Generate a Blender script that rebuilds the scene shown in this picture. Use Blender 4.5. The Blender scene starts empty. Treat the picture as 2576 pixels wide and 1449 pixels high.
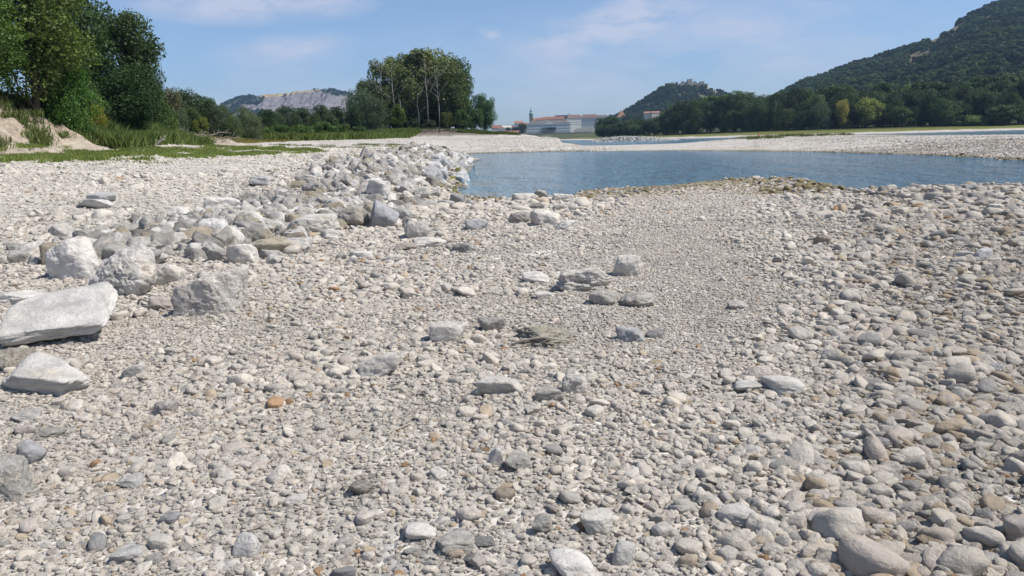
import bpy, math, random
import numpy as np
from mathutils import Matrix, Vector

S = bpy.context.scene
R = math.radians
# ------------------------------------------------------------------ camera
F = 2022.0                      # focal length in pixels of a 2576 px wide picture
PITCH, ROLL, CAMZ = R(10.45), R(1.6), 1.75
fwd = np.array([0, math.cos(PITCH), -math.sin(PITCH)])
r0_ = np.array([1.0, 0, 0]); u0_ = np.array([0, math.sin(PITCH), math.cos(PITCH)])
rgt = r0_ * math.cos(ROLL) - u0_ * math.sin(ROLL)
upv = u0_ * math.cos(ROLL) + r0_ * math.sin(ROLL)
cam_d = bpy.data.cameras.new('camera'); cam = bpy.data.objects.new('camera', cam_d)
S.collection.objects.link(cam); S.camera = cam
cam_d.sensor_width = 36.0; cam_d.lens = 36.0 * F / 2576.0
cam_d.clip_start = 0.05; cam_d.clip_end = 12000
cam.matrix_world = Matrix(((rgt[0], upv[0], -fwd[0], 0), (rgt[1], upv[1], -fwd[1], 0),
                           (rgt[2], upv[2], -fwd[2], CAMZ), (0, 0, 0, 1)))
# ------------------------------------------------------------------ sky and sun
SUN_AZ, SUN_EL = R(101), R(54)   # azimuth clockwise from +Y (view direction)
W = bpy.data.worlds.new('World'); S.world = W; W.use_nodes = True
nt = W.node_tree; nt.nodes.clear()
def N(t, typ, **kw):
    n = t.nodes.new(typ)
    for k, v in kw.items():
        if k.startswith('i_'):
            key = k[2:]
            n.inputs[int(key) if key.isdigit() else key.replace('_', ' ')].default_value = v
        else: setattr(n, k, v)
    return n
def L(t, a, ai, b, bi): t.links.new(a.outputs[ai], b.inputs[bi])
sky = N(nt, 'ShaderNodeTexSky', sky_type='NISHITA', sun_disc=False, sun_elevation=SUN_EL,
        sun_rotation=SUN_AZ, altitude=200.0, air_density=1.0, dust_density=0.6, ozone_density=1.6)
geo = N(nt, 'ShaderNodeTexCoord')
sep = N(nt, 'ShaderNodeSeparateXYZ'); L(nt, geo, 'Generated', sep, 0)
def MT(op, a_, b_=None, c_=None):
    n_ = N(nt, 'ShaderNodeMath', operation=op)
    for i_, v_ in enumerate((a_, b_, c_)):
        if v_ is None: continue
        if isinstance(v_, (int, float)): n_.inputs[i_].default_value = v_
        else: L(nt, v_[0], v_[1], n_, i_)
    return (n_, 0)
yy_ = MT('MAXIMUM', (sep, 'Y'), 0.05); ga_ = MT('DIVIDE', (sep, 'X'), yy_); gb_ = MT('DIVIDE', (sep, 'Z'), yy_)
cmb = N(nt, 'ShaderNodeCombineXYZ'); L(nt, ga_[0], 0, cmb, 0); L(nt, gb_[0], 0, cmb, 1)
mp = N(nt, 'ShaderNodeMapping'); mp.inputs['Scale'].default_value = (6, 17, 1); mp.inputs['Rotation'].default_value = (0, 0, R(8)); L(nt, cmb, 0, mp, 0)
cn = N(nt, 'ShaderNodeTexNoise', i_Scale=1.0, i_Detail=7.0, i_Roughness=0.6); L(nt, mp, 0, cn, 'Vector')
tot = None     # thin wisps: (azimuth tangent, elevation tangent, half widths, slope, strength)
for cu_, cv_, ra_, rb_, sl_, st_ in ((610, 6, .17, .030, -.03, 1.1), (770, 112, .07, .020, 0, .6), (690, 150, .10, .03, 0, .3), (1590, 45, .11, .032, .30, .9), (1480, 90, .10, .03, .1, .45), (1232, 82, .018, .009, 0, .8),
                                     (1500, 190, .5, .09, .05, .42), (1900, 60, .22, .07, 0, .25), (500, 260, .3, .04, 0, .3)):
    dr_ = fwd + (cu_ - 1288.0) / F * rgt - (cv_ - 724.5) / F * upv; ca_, cb_ = float(dr_[0] / dr_[1]), float(dr_[2] / dr_[1])
    da_ = MT('SUBTRACT', ga_, ca_); db_ = MT('SUBTRACT', MT('SUBTRACT', gb_, cb_), MT('MULTIPLY', da_, sl_))
    q_ = MT('SQRT', MT('ADD', MT('POWER', MT('ABSOLUTE', MT('DIVIDE', da_, ra_)), 2), MT('POWER', MT('ABSOLUTE', MT('DIVIDE', db_, rb_)), 2)))
    m_ = MT('MULTIPLY', MT('MAXIMUM', MT('SUBTRACT', 1.0, q_), 0.0), st_ * 1.6); tot = m_ if tot is None else MT('ADD', tot, m_)
cr = N(nt, 'ShaderNodeMapRange', i_1=0.36, i_2=0.66, i_3=0.0, i_4=1.0); L(nt, cn, 'Fac', cr, 0)
fm = MT('MINIMUM', MT('MULTIPLY', tot, (cr, 0)), 0.6); cr = fm[0]
mx = N(nt, 'ShaderNodeMix', data_type='RGBA'); mx.inputs[7].default_value = (6.6, 6.5, 7.4, 1)
tn = N(nt, 'ShaderNodeMix', data_type='RGBA', blend_type='MULTIPLY'); tn.inputs[0].default_value = 1.0
tn.inputs[7].default_value = (1.0, 1.0, 1.0, 1)
sx = N(nt, 'ShaderNodeSeparateXYZ'); L(nt, geo, 'Generated', sx, 0)
el = N(nt, 'ShaderNodeMapRange', i_1=0.0, i_2=0.30, i_3=0.0, i_4=1.0); el.clamp = True; L(nt, sx, 'Z', el, 0)
hz = N(nt, 'ShaderNodeMix', data_type='RGBA'); hz.inputs[6].default_value = (0.70, 0.88, 1.24, 1); hz.inputs[7].default_value = (1.02, 1.03, 1.06, 1)
L(nt, el, 0, hz, 0); L(nt, hz, 2, tn, 7)
L(nt, sky, 'Color', tn, 6); L(nt, tn, 2, mx, 6); L(nt, cr, 0, mx, 0)
bg = N(nt, 'ShaderNodeBackground', i_Strength=0.098); L(nt, mx, 2, bg, 'Color')
wo = N(nt, 'ShaderNodeOutputWorld'); L(nt, bg, 0, wo, 'Surface')
sd = bpy.data.lights.new('sun', 'SUN'); sd.energy = 4.6; sd.angle = R(0.53); sd.color = (1.0, 0.945, 0.865)
so = bpy.data.objects.new('sun', sd); S.collection.objects.link(so)
sdir = Vector((math.sin(SUN_AZ) * math.cos(SUN_EL), math.cos(SUN_AZ) * math.cos(SUN_EL), math.sin(SUN_EL)))
so.rotation_euler = sdir.to_track_quat('Z', 'Y').to_euler()
so.location = (0, -20, 200)
S.view_settings.view_transform = 'Standard'; S.view_settings.look = 'None'
S.view_settings.exposure = 0.22; S.view_settings.gamma = 1.0
S.cycles.max_bounces = 6; S.cycles.diffuse_bounces = 3; S.cycles.glossy_bounces = 3
S.cycles.transmission_bounces = 3; S.cycles.transparent_max_bounces = 8; S.cycles.volume_bounces = 0
S.cycles.caustics_reflective = False; S.cycles.caustics_refractive = False

# ------------------------------------------------------------------ pixel helpers (2576 x 1449 picture)
def ray(u, v):
    d = fwd + (u - 1288.0) / F * rgt - (v - 724.5) / F * upv
    return d
def G(u, v, z=0.0):
    d = ray(u, v); t = (z - CAMZ) / d[2]
    return np.array([0, 0, CAMZ]) + d * t
def A(u, v, Y):
    d = ray(u, v); return np.array([0, 0, CAMZ]) + d * (Y / d[1])
def proj(P):
    P = np.asarray(P, float) - np.array([0, 0, CAMZ])
    w = P @ fwd
    return 1288 + F * (P @ rgt) / w, 724.5 - F * (P @ upv) / w

# ------------------------------------------------------------------ noise
_rs = np.random.RandomState(11)
_perm = np.concatenate([_rs.permutation(256)] * 3)
_grad = _rs.normal(size=(256, 3)); _grad /= np.linalg.norm(_grad, axis=1)[:, None]
def pn(P):
    P = np.asarray(P, float); i = np.floor(P).astype(int); f = P - i; i &= 255
    w = f * f * f * (f * (f * 6 - 15) + 10); out = 0
    for dx in (0, 1):
        for dy in (0, 1):
            for dz in (0, 1):
                h = _perm[_perm[_perm[(i[:, 0] + dx) & 255] + ((i[:, 1] + dy) & 255)] + ((i[:, 2] + dz) & 255)]
                g = _grad[h]
                d = g[:, 0] * (f[:, 0] - dx) + g[:, 1] * (f[:, 1] - dy) + g[:, 2] * (f[:, 2] - dz)
                out = out + d * (w[:, 0] if dx else 1 - w[:, 0]) * (w[:, 1] if dy else 1 - w[:, 1]) * (w[:, 2] if dz else 1 - w[:, 2])
    return out * 1.6
def fbm(P, o=4, lac=2.03, g=0.5):
    P = np.asarray(P, float); a = 1.0; s = 0
    for k in range(o):
        s = s + a * pn(P + 17.3 * k); P = P * lac; a *= g
    return s
def n2(x, y, s, seed=0.0, o=3):
    x = np.asarray(x, float); y = np.asarray(y, float)
    sh = np.broadcast(x, y).shape
    P = np.stack([np.broadcast_to(x, sh).ravel() / s, np.broadcast_to(y, sh).ravel() / s,
                  np.full(int(np.prod(sh)) if sh else 1, seed + 0.37)], 1)
    r = fbm(P, o); return r.reshape(sh) if sh else float(r[0])
def sst(a, b, x):
    t = np.clip((x - a) / (b - a), 0, 1); return t * t * (3 - 2 * t)

# ------------------------------------------------------------------ terrain
def P0(*uv): return [tuple(G(u, v)[:2]) for u, v in uv]
POOL = P0((1118, 478), (1150, 492), (1200, 502), (1260, 502), (1330, 500), (1450, 492), (1530, 476), (1640, 469), (1720, 464),
          (1800, 455), (1900, 450), (1975, 450), (1990, 456)) \
    + [(9.5, 22.4), (12.5, 22.6), (17, 20.8), (22, 17), (40, 12), (60, 20), (44, 34)] \
    + P0((2576, 403), (2400, 393), (2200, 386), (1990, 381), (1700, 379), (1400, 381), (1180, 386), (1165, 391), (1196, 402),
         (1170, 411), (1165, 425), (1152, 445), (1130, 462))
_far = P0((2320, 347.6), (2450, 347.0), (1604, 346.5), (1680, 346.0))
RIVER = P0((1356, 356.5), (1392, 357.5), (1440, 361), (1478, 367.5), (1560, 369), (1640, 366), (1700, 362.5)) \
    + [(38, 175), (60, 190), (75, 165), (78, 120), (78, 60), (110, 20), (400, -60), (900, -60), (900, 180), (600, 250), (300, 290), (205, 322), (150, 325),
       (110, 335), (85, 380), (62, 480), (52, 620), (48, 800), (52, 960), (20, 1010), (-60, 1010), (-160, 950), (-170, 600),
       (-60, 300), (-5, 250), (8, 215)]
def inside(px, py, poly):
    c = np.zeros(px.shape, bool); n = len(poly)
    for i in range(n):
        x1, y1 = poly[i]; x2, y2 = poly[(i + 1) % n]
        k = ((y1 > py) != (y2 > py)) & (px < (x2 - x1) * (py - y1) / ((y2 - y1) if y2 != y1 else 1e-9) + x1)
        c ^= k
    return c
def sdf(px, py, poly):
    d = np.full(px.shape, 1e9); n = len(poly)
    for i in range(n):
        x1, y1 = poly[i]; x2, y2 = poly[(i + 1) % n]; ex, ey = x2 - x1, y2 - y1
        t = np.clip(((px - x1) * ex + (py - y1) * ey) / (ex * ex + ey * ey + 1e-9), 0, 1)
        d = np.minimum(d, np.hypot(px - x1 - t * ex, py - y1 - t * ey))
    return np.where(inside(px, py, poly), -d, d)
CP = [(-30, 0, .6), (-8, 3, .32), (-3, 4, .30), (2, 4, .30), (6, 3, .3), (0, 8, .3), (-5, 10, .36), (6, 10, .33), (12, 10, .4), (-12, 20, .7),
      (-6, 18, .55), (-2, 16, .36), (2, 17, .22), (6, 20, .2), (10, 19, .24), (16, 17, .26), (24, 12, .3), (-20, 30, 1.05), (-10, 30, .82), (-5, 32, .72), (-30, 40, 1.45),
      (-24, 50, 1.4), (-16, 50, 1.2), (-8, 46, 1.0), (-7, 60, 1.05), (-25, 62, 1.65), (-15, 72, 1.35), (-9, 80, .9), (-13, 92, .8), (-30, 85, 1.6), (-40, 95, 2.0),
      (-20, 110, 1.5), (-20, 130, 2.4), (-42, 120, 2.5), (-12, 150, 1.9), (-3, 122, .8), (8, 115, .5), (14, 122, .6), (24, 118, .55), (-30, 160, 2.9), (-60, 140, 3.0),
      (-4, 166, 1.5), (-14, 170, 2.0), (-22, 172, 2.3), (-14, 182, 4.2), (-22, 182, 4.2), (-6, 181, 3.2), (36, 130, .75), (49, 138, 1.2), (50, 105, .9), (52, 75, .55), (66, 110, .6), (56, 50, .6), (-80, 80, 6), (-45, 52, 6.2), (-42, 66, 4.8), (-45, 85, 3.3), (-60, 110, 3.2),
      (-100, 200, 3.5), (-25, 195, 5.0), (-14, 195, 5.0), (-30, 176, 2.8), (-40, 200, 4.2), (-6, 192, 3.6), (0, 188, 1.8), (-12, 215, 3), (-120, 350, 3),
      (230, 350, 3.2), (150, 360, 3.2), (120, 420, 4), (400, 400, 6), (90, 600, 4), (-40, 1080, 6.2), (20, 1080, 7), (60, 1080, 7), (60, 1200, 10), (-30, 1250, 12), (-200, 1200, 12),
      (100, 900, 6), (600, 900, 10), (0, 1600, 14), (-2000, 2500, 20), (2000, 2500, 20), (0, 3500, 20), (-2000, 0, 6), (0, -800, 4), (2000, 0, 6)]
CPa = np.array(CP, float)
GAX = [(-4.9, 11.4), (-4.2, 12.7), (-3.7, 14.4), (-3.5, 17), (-3.9, 22), (-4.5, 29), (-4.9, 40), (-5.0, 52), (-4.8, 64)]
def gdist(x, y):      # distance to the crest line of the groyne
    x = np.asarray(x, float); y = np.asarray(y, float); d = np.full(np.broadcast(x, y).shape, 1e9)
    for (x1, y1), (x2, y2) in zip(GAX[:-1], GAX[1:]):
        ex, ey = x2 - x1, y2 - y1; t = np.clip(((x - x1) * ex + (y - y1) * ey) / (ex * ex + ey * ey), 0, 1)
        d = np.minimum(d, np.hypot(x - x1 - t * ex, y - y1 - t * ey))
    return d
def bankx(y):  # foot line of the eroded bank at the left
    return -28.0 - 0.09 * (y - 40)
def Z(x, y, detail=True):
    x = np.asarray(x, float); y = np.asarray(y, float)
    num = 0; den = 0
    for cx, cy, cz in CP:
        sc = 3.0 + 0.12 * math.hypot(cx, cy)
        w = 1.0 / (((x - cx) ** 2 + (y - cy) ** 2) / sc ** 2 + 0.15) ** 2
        num = num + w * cz; den = den + w
    z = num / den
    # keep the plain below the bank low, then raise the bank
    yy = np.clip(y, 20, 140)
    bx = bankx(yy) + 1.6 * n2(x * 0 + 3, y, 9.0, 5.0, 2) * sst(300, 100, y)
    t = bx - x
    top = np.interp(y, [20, 40, 50, 60, 70, 85, 110, 140], [6.0, 6.6, 6.4, 5.4, 4.4, 3.6, 3.2, 3.1])
    foot = np.interp(y, [20, 40, 50, 60, 80, 110, 140], [1.5, 1.8, 2.0, 2.0, 2.1, 2.3, 2.6])
    pl = np.minimum(z, foot)
    w = sst(40, 30, -x) * 0 + sst(-6, 0, t) * sst(160, 110, y) * sst(15, 30, y)
    bank = foot + (top - foot) * sst(0.0, 6.0, t) * (0.75 + 0.25 * sst(0, 14, t))
    z = z * (1 - w) + (np.where(t > 0, bank, pl)) * w
    z = np.where((x < -6) & (t < 0) & (y < 100), np.minimum(z, foot), z)
    # eroded edge of the wooded island
    dp = sdf(x, y, POOL); dr = sdf(x, y, RIVER)
    d = np.minimum(dp, dr)
    steep = 1.6 * np.exp(-((x + 4.0) / 5.0) ** 2) * sst(20, 27, y) * sst(84, 66, y)
    sl = np.where(dp < dr, 0.075 + 0.5 * steep, 0.06)
    sl = np.where((x > 2) & (x < 36) & (y > 96) & (y < 150), .028, sl)
    sl = np.where((x > 9) & (y < 40) & (dp < dr), 0.16, sl)
    sl = np.where((x > 2) & (x <= 10) & (y > 21.5) & (y < 40), 0.015, sl)
    sl = np.where(((x <= 2) | (y <= 21.5)) & (x <= 9) & (y < 27) & (dp < dr), 0.042 + .5 * steep * sst(-1.0, -3, x), sl)
    z = z + (.08 + .18 * sst(15, 28, y)) * np.exp(-(gdist(x, y) / 1.3) ** 2)
    if detail:
        z = z + sst(0.3, 2.5, t) * sst(14, 7, t) * sst(18, 30, y) * sst(130, 90, y) * (.75 * np.abs(n2(x, y, 2.2, 71.0, 4)) - .2)
        amp = 0.05 + 0.08 * sst(12, 50, np.hypot(x, y)) * sst(95, 70, y) + 0.10 * steep
        z = z + amp * n2(x, y, 3.5, 1.0, 4) * (1 - 0.6 * sst(200, 300, y))
        z = z + 0.03 * n2(x, y, 0.8, 2.0, 2) * sst(80, 30, y)
        d = d + 0.45 * n2(x, y, 4.0, 9.0, 3) * sst(6, 15, y)
    dd = np.where(d > 0, sl * d + 0.6 * np.maximum(d - 7, 0) * (((x < 9) & (y < 300)) | (y > 990)), 0.10 * d)
    z = np.where(d > 0, 1.0 / (1.0 / np.maximum(z, .02) ** 3 + 1.0 / np.maximum(dd, .004) ** 3) ** (1 / 3.0), np.maximum(dd, -2.5))
    return z
def Zs(x, y): return float(Z(np.array([x]), np.array([y]))[0])
def hit(u, v, y0=1.5, y1=400.0):
    d = ray(u, v); ys = np.geomspace(y0, y1, 400); ts = ys / d[1]
    X = d[0] * ts; zz = CAMZ + d[2] * ts; zt = Z(X, ys)
    k = np.argmax(zz <= zt)
    if not (zz <= zt).any(): return A(u, v, 60.0)
    return np.array([X[k], ys[k], zt[k]])

# ------------------------------------------------------------------ mesh helpers
def mesh_np(name, V, Fc, smooth=False, mats=(), nper=None):
    me = bpy.data.meshes.new(name); V = np.asarray(V, np.float32); Fc = np.asarray(Fc, np.int32)
    k = Fc.shape[1]; n = len(Fc)
    me.vertices.add(len(V)); me.vertices.foreach_set('co', V.ravel())
    me.loops.add(n * k); me.loops.foreach_set('vertex_index', Fc.ravel())
    me.polygons.add(n); me.polygons.foreach_set('loop_start', np.arange(0, n * k, k, dtype=np.int32))
    me.polygons.foreach_set('loop_total', np.full(n, k, np.int32))
    me.update(calc_edges=True)
    if smooth: me.polygons.foreach_set('use_smooth', np.ones(n, bool))
    for m in mats: me.materials.append(m)
    return me
def obj(name, me, parent=None, loc=(0, 0, 0), rot=(0, 0, 0), scl=(1, 1, 1), **props):
    o = bpy.data.objects.new(name, me); S.collection.objects.link(o)
    o.location = loc; o.rotation_euler = rot; o.scale = scl
    if parent: o.parent = parent
    for k, v in props.items(): o[k] = v
    return o
def empty(name, loc, label, cat, group=None, rot=0.0):
    o = bpy.data.objects.new(name, None); S.collection.objects.link(o); o.location = loc
    o.rotation_euler = (0, 0, rot); o.empty_display_size = 0.2
    o['label'] = label; o['category'] = cat
    if group: o['group'] = group
    return o
class MB:
    def __init__(s): s.v = []; s.f = []
    def face(s, *pts):
        b = len(s.v); s.v += [tuple(p) for p in pts]; s.f.append(tuple(range(b, b + len(pts))))
    def box(s, x0, x1, y0, y1, z0, z1):
        b = len(s.v)
        s.v += [(x0, y0, z0), (x1, y0, z0), (x1, y1, z0), (x0, y1, z0), (x0, y0, z1), (x1, y0, z1), (x1, y1, z1), (x0, y1, z1)]
        for q in ((0, 3, 2, 1), (4, 5, 6, 7), (0, 1, 5, 4), (1, 2, 6, 5), (2, 3, 7, 6), (3, 0, 4, 7)): s.f.append(tuple(b + i for i in q))
    def tube(s, pts, rad, n=6, cap=True):
        pts = [Vector(p) for p in pts]; b = len(s.v)
        for i, p in enumerate(pts):
            t = (pts[min(i + 1, len(pts) - 1)] - pts[max(i - 1, 0)]).normalized()
            a = t.orthogonal().normalized() if i == 0 else (a - t * a.dot(t)).normalized()
            c = t.cross(a)
            for k in range(n):
                an = 2 * math.pi * k / n; s.v.append(tuple(p + (a * math.cos(an) + c * math.sin(an)) * rad[i]))
        for i in range(len(pts) - 1):
            for k in range(n):
                k2 = (k + 1) % n; s.f.append((b + i * n + k, b + i * n + k2, b + (i + 1) * n + k2, b + (i + 1) * n + k))
        if cap:
            s.f.append(tuple(b + k for k in reversed(range(n)))); s.f.append(tuple(b + (len(pts) - 1) * n + k for k in range(n)))
    def mesh(s, name, mat, smooth=False):
        me = bpy.data.meshes.new(name); me.from_pydata(s.v, [], s.f); me.update()
        if smooth:
            for p in me.polygons: p.use_smooth = True
        me.materials.append(mat); return me

# ------------------------------------------------------------------ materials
def mat(name):
    m = bpy.data.materials.new(name); m.use_nodes = True; t = m.node_tree; t.nodes.clear()
    p = N(t, 'ShaderNodeBsdfPrincipled'); o = N(t, 'ShaderNodeOutputMaterial'); L(t, p, 0, o, 0)
    return m, t, p, o
def flat(name, col, rough=0.8, var=0.12, scale=3.0, bump=0.0, metal=0.0):
    m, t, p, o = mat(name); tc = N(t, 'ShaderNodeTexCoord')
    n = N(t, 'ShaderNodeTexNoise', i_Scale=scale, i_Detail=5.0); L(t, tc, 'Object', n, 'Vector')
    r = N(t, 'ShaderNodeMapRange', i_1=0.3, i_2=0.7, i_3=1 - var, i_4=1 + var); L(t, n, 'Fac', r, 0)
    x = N(t, 'ShaderNodeVectorMath', operation='SCALE'); x.inputs[0].default_value = col[:3]
    L(t, r, 0, x, 'Scale'); L(t, x, 0, p, 'Base Color'); p.inputs['Roughness'].default_value = rough
    p.inputs['Metallic'].default_value = metal
    if bump:
        b = N(t, 'ShaderNodeBump', i_Strength=bump, i_Distance=0.05); L(t, n, 'Fac', b, 'Height'); L(t, b, 0, p, 'Normal')
    return m
def stone_mat(name, pit=0.0, scale=1.0, var=0.16):
    m, t, p, o = mat(name); p.inputs['Roughness'].default_value = 0.92
    p.inputs['Specular IOR Level'].default_value = 0.2
    at = N(t, 'ShaderNodeAttribute', attribute_type='INSTANCER', attribute_name='tint')
    tc = N(t, 'ShaderNodeTexCoord'); oi = N(t, 'ShaderNodeObjectInfo')
    ad = N(t, 'ShaderNodeVectorMath', operation='ADD'); L(t, tc, 'Object', ad, 0)
    sc = N(t, 'ShaderNodeVectorMath', operation='SCALE'); sc.inputs[0].default_value = (37, 53, 71); L(t, oi, 'Random', sc, 'Scale'); L(t, sc, 0, ad, 1)
    n1 = N(t, 'ShaderNodeTexNoise', i_Scale=2.2 * scale, i_Detail=8.0, i_Roughness=0.62); L(t, ad, 0, n1, 'Vector')
    r1 = N(t, 'ShaderNodeMapRange', i_1=0.32, i_2=0.68, i_3=1 - var, i_4=1 + var); L(t, n1, 'Fac', r1, 0)
    n3 = N(t, 'ShaderNodeTexNoise', i_Scale=14.0 * scale, i_Detail=4.0, i_Roughness=0.7); L(t, ad, 0, n3, 'Vector')
    r3 = N(t, 'ShaderNodeMapRange', i_1=0.58, i_2=0.72, i_3=1.0, i_4=0.78 - 0.42 * pit); L(t, n3, 'Fac', r3, 0)
    mu = N(t, 'ShaderNodeMath', operation='MULTIPLY'); L(t, r1, 0, mu, 0); L(t, r3, 0, mu, 1)
    c = N(t, 'ShaderNodeVectorMath', operation='SCALE'); L(t, at, 'Vector', c, 0); L(t, mu, 0, c, 'Scale')
    # veins of warmer stain
    n2_ = N(t, 'ShaderNodeTexNoise', i_Scale=1.1 * scale, i_Detail=5.0); L(t, ad, 0, n2_, 'Vector')
    r2 = N(t, 'ShaderNodeMapRange', i_1=0.55, i_2=0.72, i_3=0.0, i_4=0.55); L(t, n2_, 'Fac', r2, 0)
    cm = N(t, 'ShaderNodeMix', data_type='RGBA', blend_type='MULTIPLY'); cm.inputs[7].default_value = (0.95, 0.84, 0.70, 1)
    L(t, r2, 0, cm, 0); L(t, c, 0, cm, 6); L(t, cm, 2, p, 'Base Color')
    b1 = N(t, 'ShaderNodeBump', i_Strength=0.55 + 0.3 * pit, i_Distance=0.06); L(t, n1, 'Fac', b1, 'Height')
    b2 = N(t, 'ShaderNodeBump', i_Strength=0.3 + 0.5 * pit, i_Distance=0.02); L(t, n3, 'Fac', b2, 'Height'); L(t, b1, 0, b2, 'Normal')
    L(t, b2, 0, p, 'Normal')
    return m
M_cob = stone_mat('cobble_stone'); M_rock = stone_mat('limestone', 0.45, 1.6, 0.26); M_pit = stone_mat('pitted_limestone', 1.0, 2.4, 0.28)
def leaf_mat(name, trans=0.28, var=0.4):
    m, t, p, o = mat(name)
    at = N(t, 'ShaderNodeAttribute', attribute_type='INSTANCER', attribute_name='tint')
    g = N(t, 'ShaderNodeNewGeometry'); tc = N(t, 'ShaderNodeTexCoord')
    n = N(t, 'ShaderNodeTexNoise', i_Scale=7.0, i_Detail=2.0); L(t, tc, 'Object', n, 'Vector')
    r = N(t, 'ShaderNodeMapRange', i_1=0, i_2=1, i_3=1 - var, i_4=1 + var); L(t, g, 'Random Per Island', r, 0)
    r2 = N(t, 'ShaderNodeMapRange', i_1=0.3, i_2=0.7, i_3=0.7, i_4=1.3); L(t, n, 'Fac', r2, 0)
    mu = N(t, 'ShaderNodeMath', operation='MULTIPLY'); L(t, r, 0, mu, 0); L(t, r2, 0, mu, 1)
    c = N(t, 'ShaderNodeVectorMath', operation='SCALE'); L(t, at, 'Vector', c, 0); L(t, mu, 0, c, 'Scale')
    L(t, c, 0, p, 'Base Color'); p.inputs['Roughness'].default_value = 0.55; p.inputs['Specular IOR Level'].default_value = 0.25
    tr = N(t, 'ShaderNodeBsdfTranslucent'); y = N(t, 'ShaderNodeVectorMath', operation='MULTIPLY'); y.inputs[1].default_value = (1.3, 1.5, 0.5)
    L(t, c, 0, y, 0); L(t, y, 0, tr, 'Color')
    ms = N(t, 'ShaderNodeMixShader', i_0=trans); L(t, p, 0, ms, 1); L(t, tr, 0, ms, 2); L(t, ms, 0, o, 0)
    return m
M_leaf = leaf_mat('leaf'); M_grass = leaf_mat('grass_blade', 0.3, 0.35)
M_bark = flat('bark', (0.10, 0.085, 0.065), 0.9, 0.35, 4.0, 0.4)
M_pale = flat('pale_bark', (0.30, 0.28, 0.25), 0.9, 0.3, 4.0, 0.3)
M_drift = flat('driftwood', (0.33, 0.29, 0.24), 0.9, 0.25, 9.0, 0.4)

# ------------------------------------------------------------------ ground sheet
th = np.concatenate([np.linspace(-180, -50, 40, endpoint=False), np.linspace(-50, 50, 620), np.linspace(50, 180, 41)[1:-1]])
rr = np.concatenate([[0.05], np.geomspace(0.8, 60, 330), np.geomspace(60, 400, 220)[1:], np.geomspace(400, 4200, 90)[1:]])
TH, RR = np.meshgrid(np.radians(th), rr, indexing='ij')
GX, GY = (np.sin(TH) * RR).ravel(), (np.cos(TH) * RR).ravel()
GZ = Z(GX, GY)
nth, nr = len(th), len(rr)
ii = np.arange(nth)[:, None]; jj = np.arange(nr - 1)[None, :]
a = (ii * nr + jj); b = (((ii + 1) % nth) * nr + jj)
Fq = np.stack([a, a + 1, b + 1, b], -1).reshape(-1, 4)
me = mesh_np('ground', np.stack([GX, GY, GZ], 1), Fq, smooth=True)
# ground colour: what lies there (gravel, ochre silt by the waterline, grass, bank earth)
dW = np.minimum(sdf(GX, GY, POOL), sdf(GX, GY, RIVER))
col = np.tile(np.array([0.50, 0.47, 0.425]), (len(GX), 1))
dist = np.hypot(GX, GY)
nz = n2(GX, GY, 6.0, 3.0, 3); nz2 = n2(GX, GY, 1.2, 4.0, 3)
def mixc(c, m): 
    global col
    m = np.clip(m, 0, 1)[:, None]; col = col * (1 - m) + np.array(c) * m
mixc((0.47, 0.44, 0.40), sst(40, 10, dist) * 0.85)                          # fines between the near cobbles
mixc((0.36, 0.30, 0.21), sst(2.2, 0.2, dW + 0.8 * nz) * 0.8)                # silt by the waterline
mixc((0.34, 0.27, 0.17), sst(6.5, 3.5, dW + nz) * sst(34, 42, GX) * (GY < 90))
mixc((0.17, 0.15, 0.05), sst(0.9, 0.0, dW - 0.3 + 0.8 * nz2) * sst(60, 90, dist) * 0.8)
mixc((0.20, 0.18, 0.14), sst(.5, .1, dW) * .7)
mixc((0.08, 0.09, 0.05), sst(0.0, -0.6, dW))
mixc((0.36, 0.33, 0.28), sst(-0.1, 0.5, nz) * 0.35 * sst(90, 110, GY) * (GX < 0))
BX = bankx(np.clip(GY, 20, 140)) + 1.6 * n2(GX * 0 + 3, GY, 9.0, 5.0, 2)
tb = BX - GX
inb = (GY > 15) & (GY < 135)
mixc((0.40, 0.345, 0.275), inb * sst(-3, 0.5, tb + nz))
mixc((0.26, 0.20, 0.15), inb * sst(1.0, 3.0, tb + 2 * nz2) * 0.55)
mixc((0.06, 0.075, 0.025), inb * sst(4.6, 6.2, tb + 1.0 * nz))
mixc((0.06, 0.08, 0.03), (GY > 15) * sst(8, 9.5, tb))
M_area = (GY > 128) & (GX < -2) & (GY < 400)
mixc((0.09, 0.10, 0.035), M_area * sst(142, 152, GY + 5 * nz + 0.12 * (GX + 40)) * (GX < -24))
mixc((0.16, 0.13, 0.10), M_area * sst(173, 178, GY + 2 * nz2) * (GX >= -27) * 0.9)
mixc((0.08, 0.09, 0.03), M_area * sst(188, 194, GY + 3 * nz))
mixc((0.15, 0.16, 0.045), (GX > 40) * (GY > 200) * sst(9, 17, dW + 3 * nz) * (GY < 2000))
mixc((0.04, 0.05, 0.02), (GX > 40) * (GY > 200) * sst(28, 45, dW))
mixc((0.085, 0.10, 0.05), (GY > 950) * sst(6, 12, dW))
mixc((0.05, 0.06, 0.03), sst(1300, 1500, dist))
ca = me.color_attributes.new('ground_colour', 'FLOAT_COLOR', 'POINT')
ca.data.foreach_set('color', np.concatenate([col, np.ones((len(col), 1))], 1).astype(np.float32).ravel())
m, t, p, o = mat('river_gravel'); p.inputs['Roughness'].default_value = 0.95; p.inputs['Specular IOR Level'].default_value = 0.1
vc = N(t, 'ShaderNodeVertexColor', layer_name='ground_colour'); tc = N(t, 'ShaderNodeTexCoord')
vo = N(t, 'ShaderNodeTexVoronoi', i_Scale=22.0); L(t, tc, 'Object', vo, 'Vector')
vo2 = N(t, 'ShaderNodeTexVoronoi', i_Scale=3.2); L(t, tc, 'Object', vo2, 'Vector')
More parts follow.
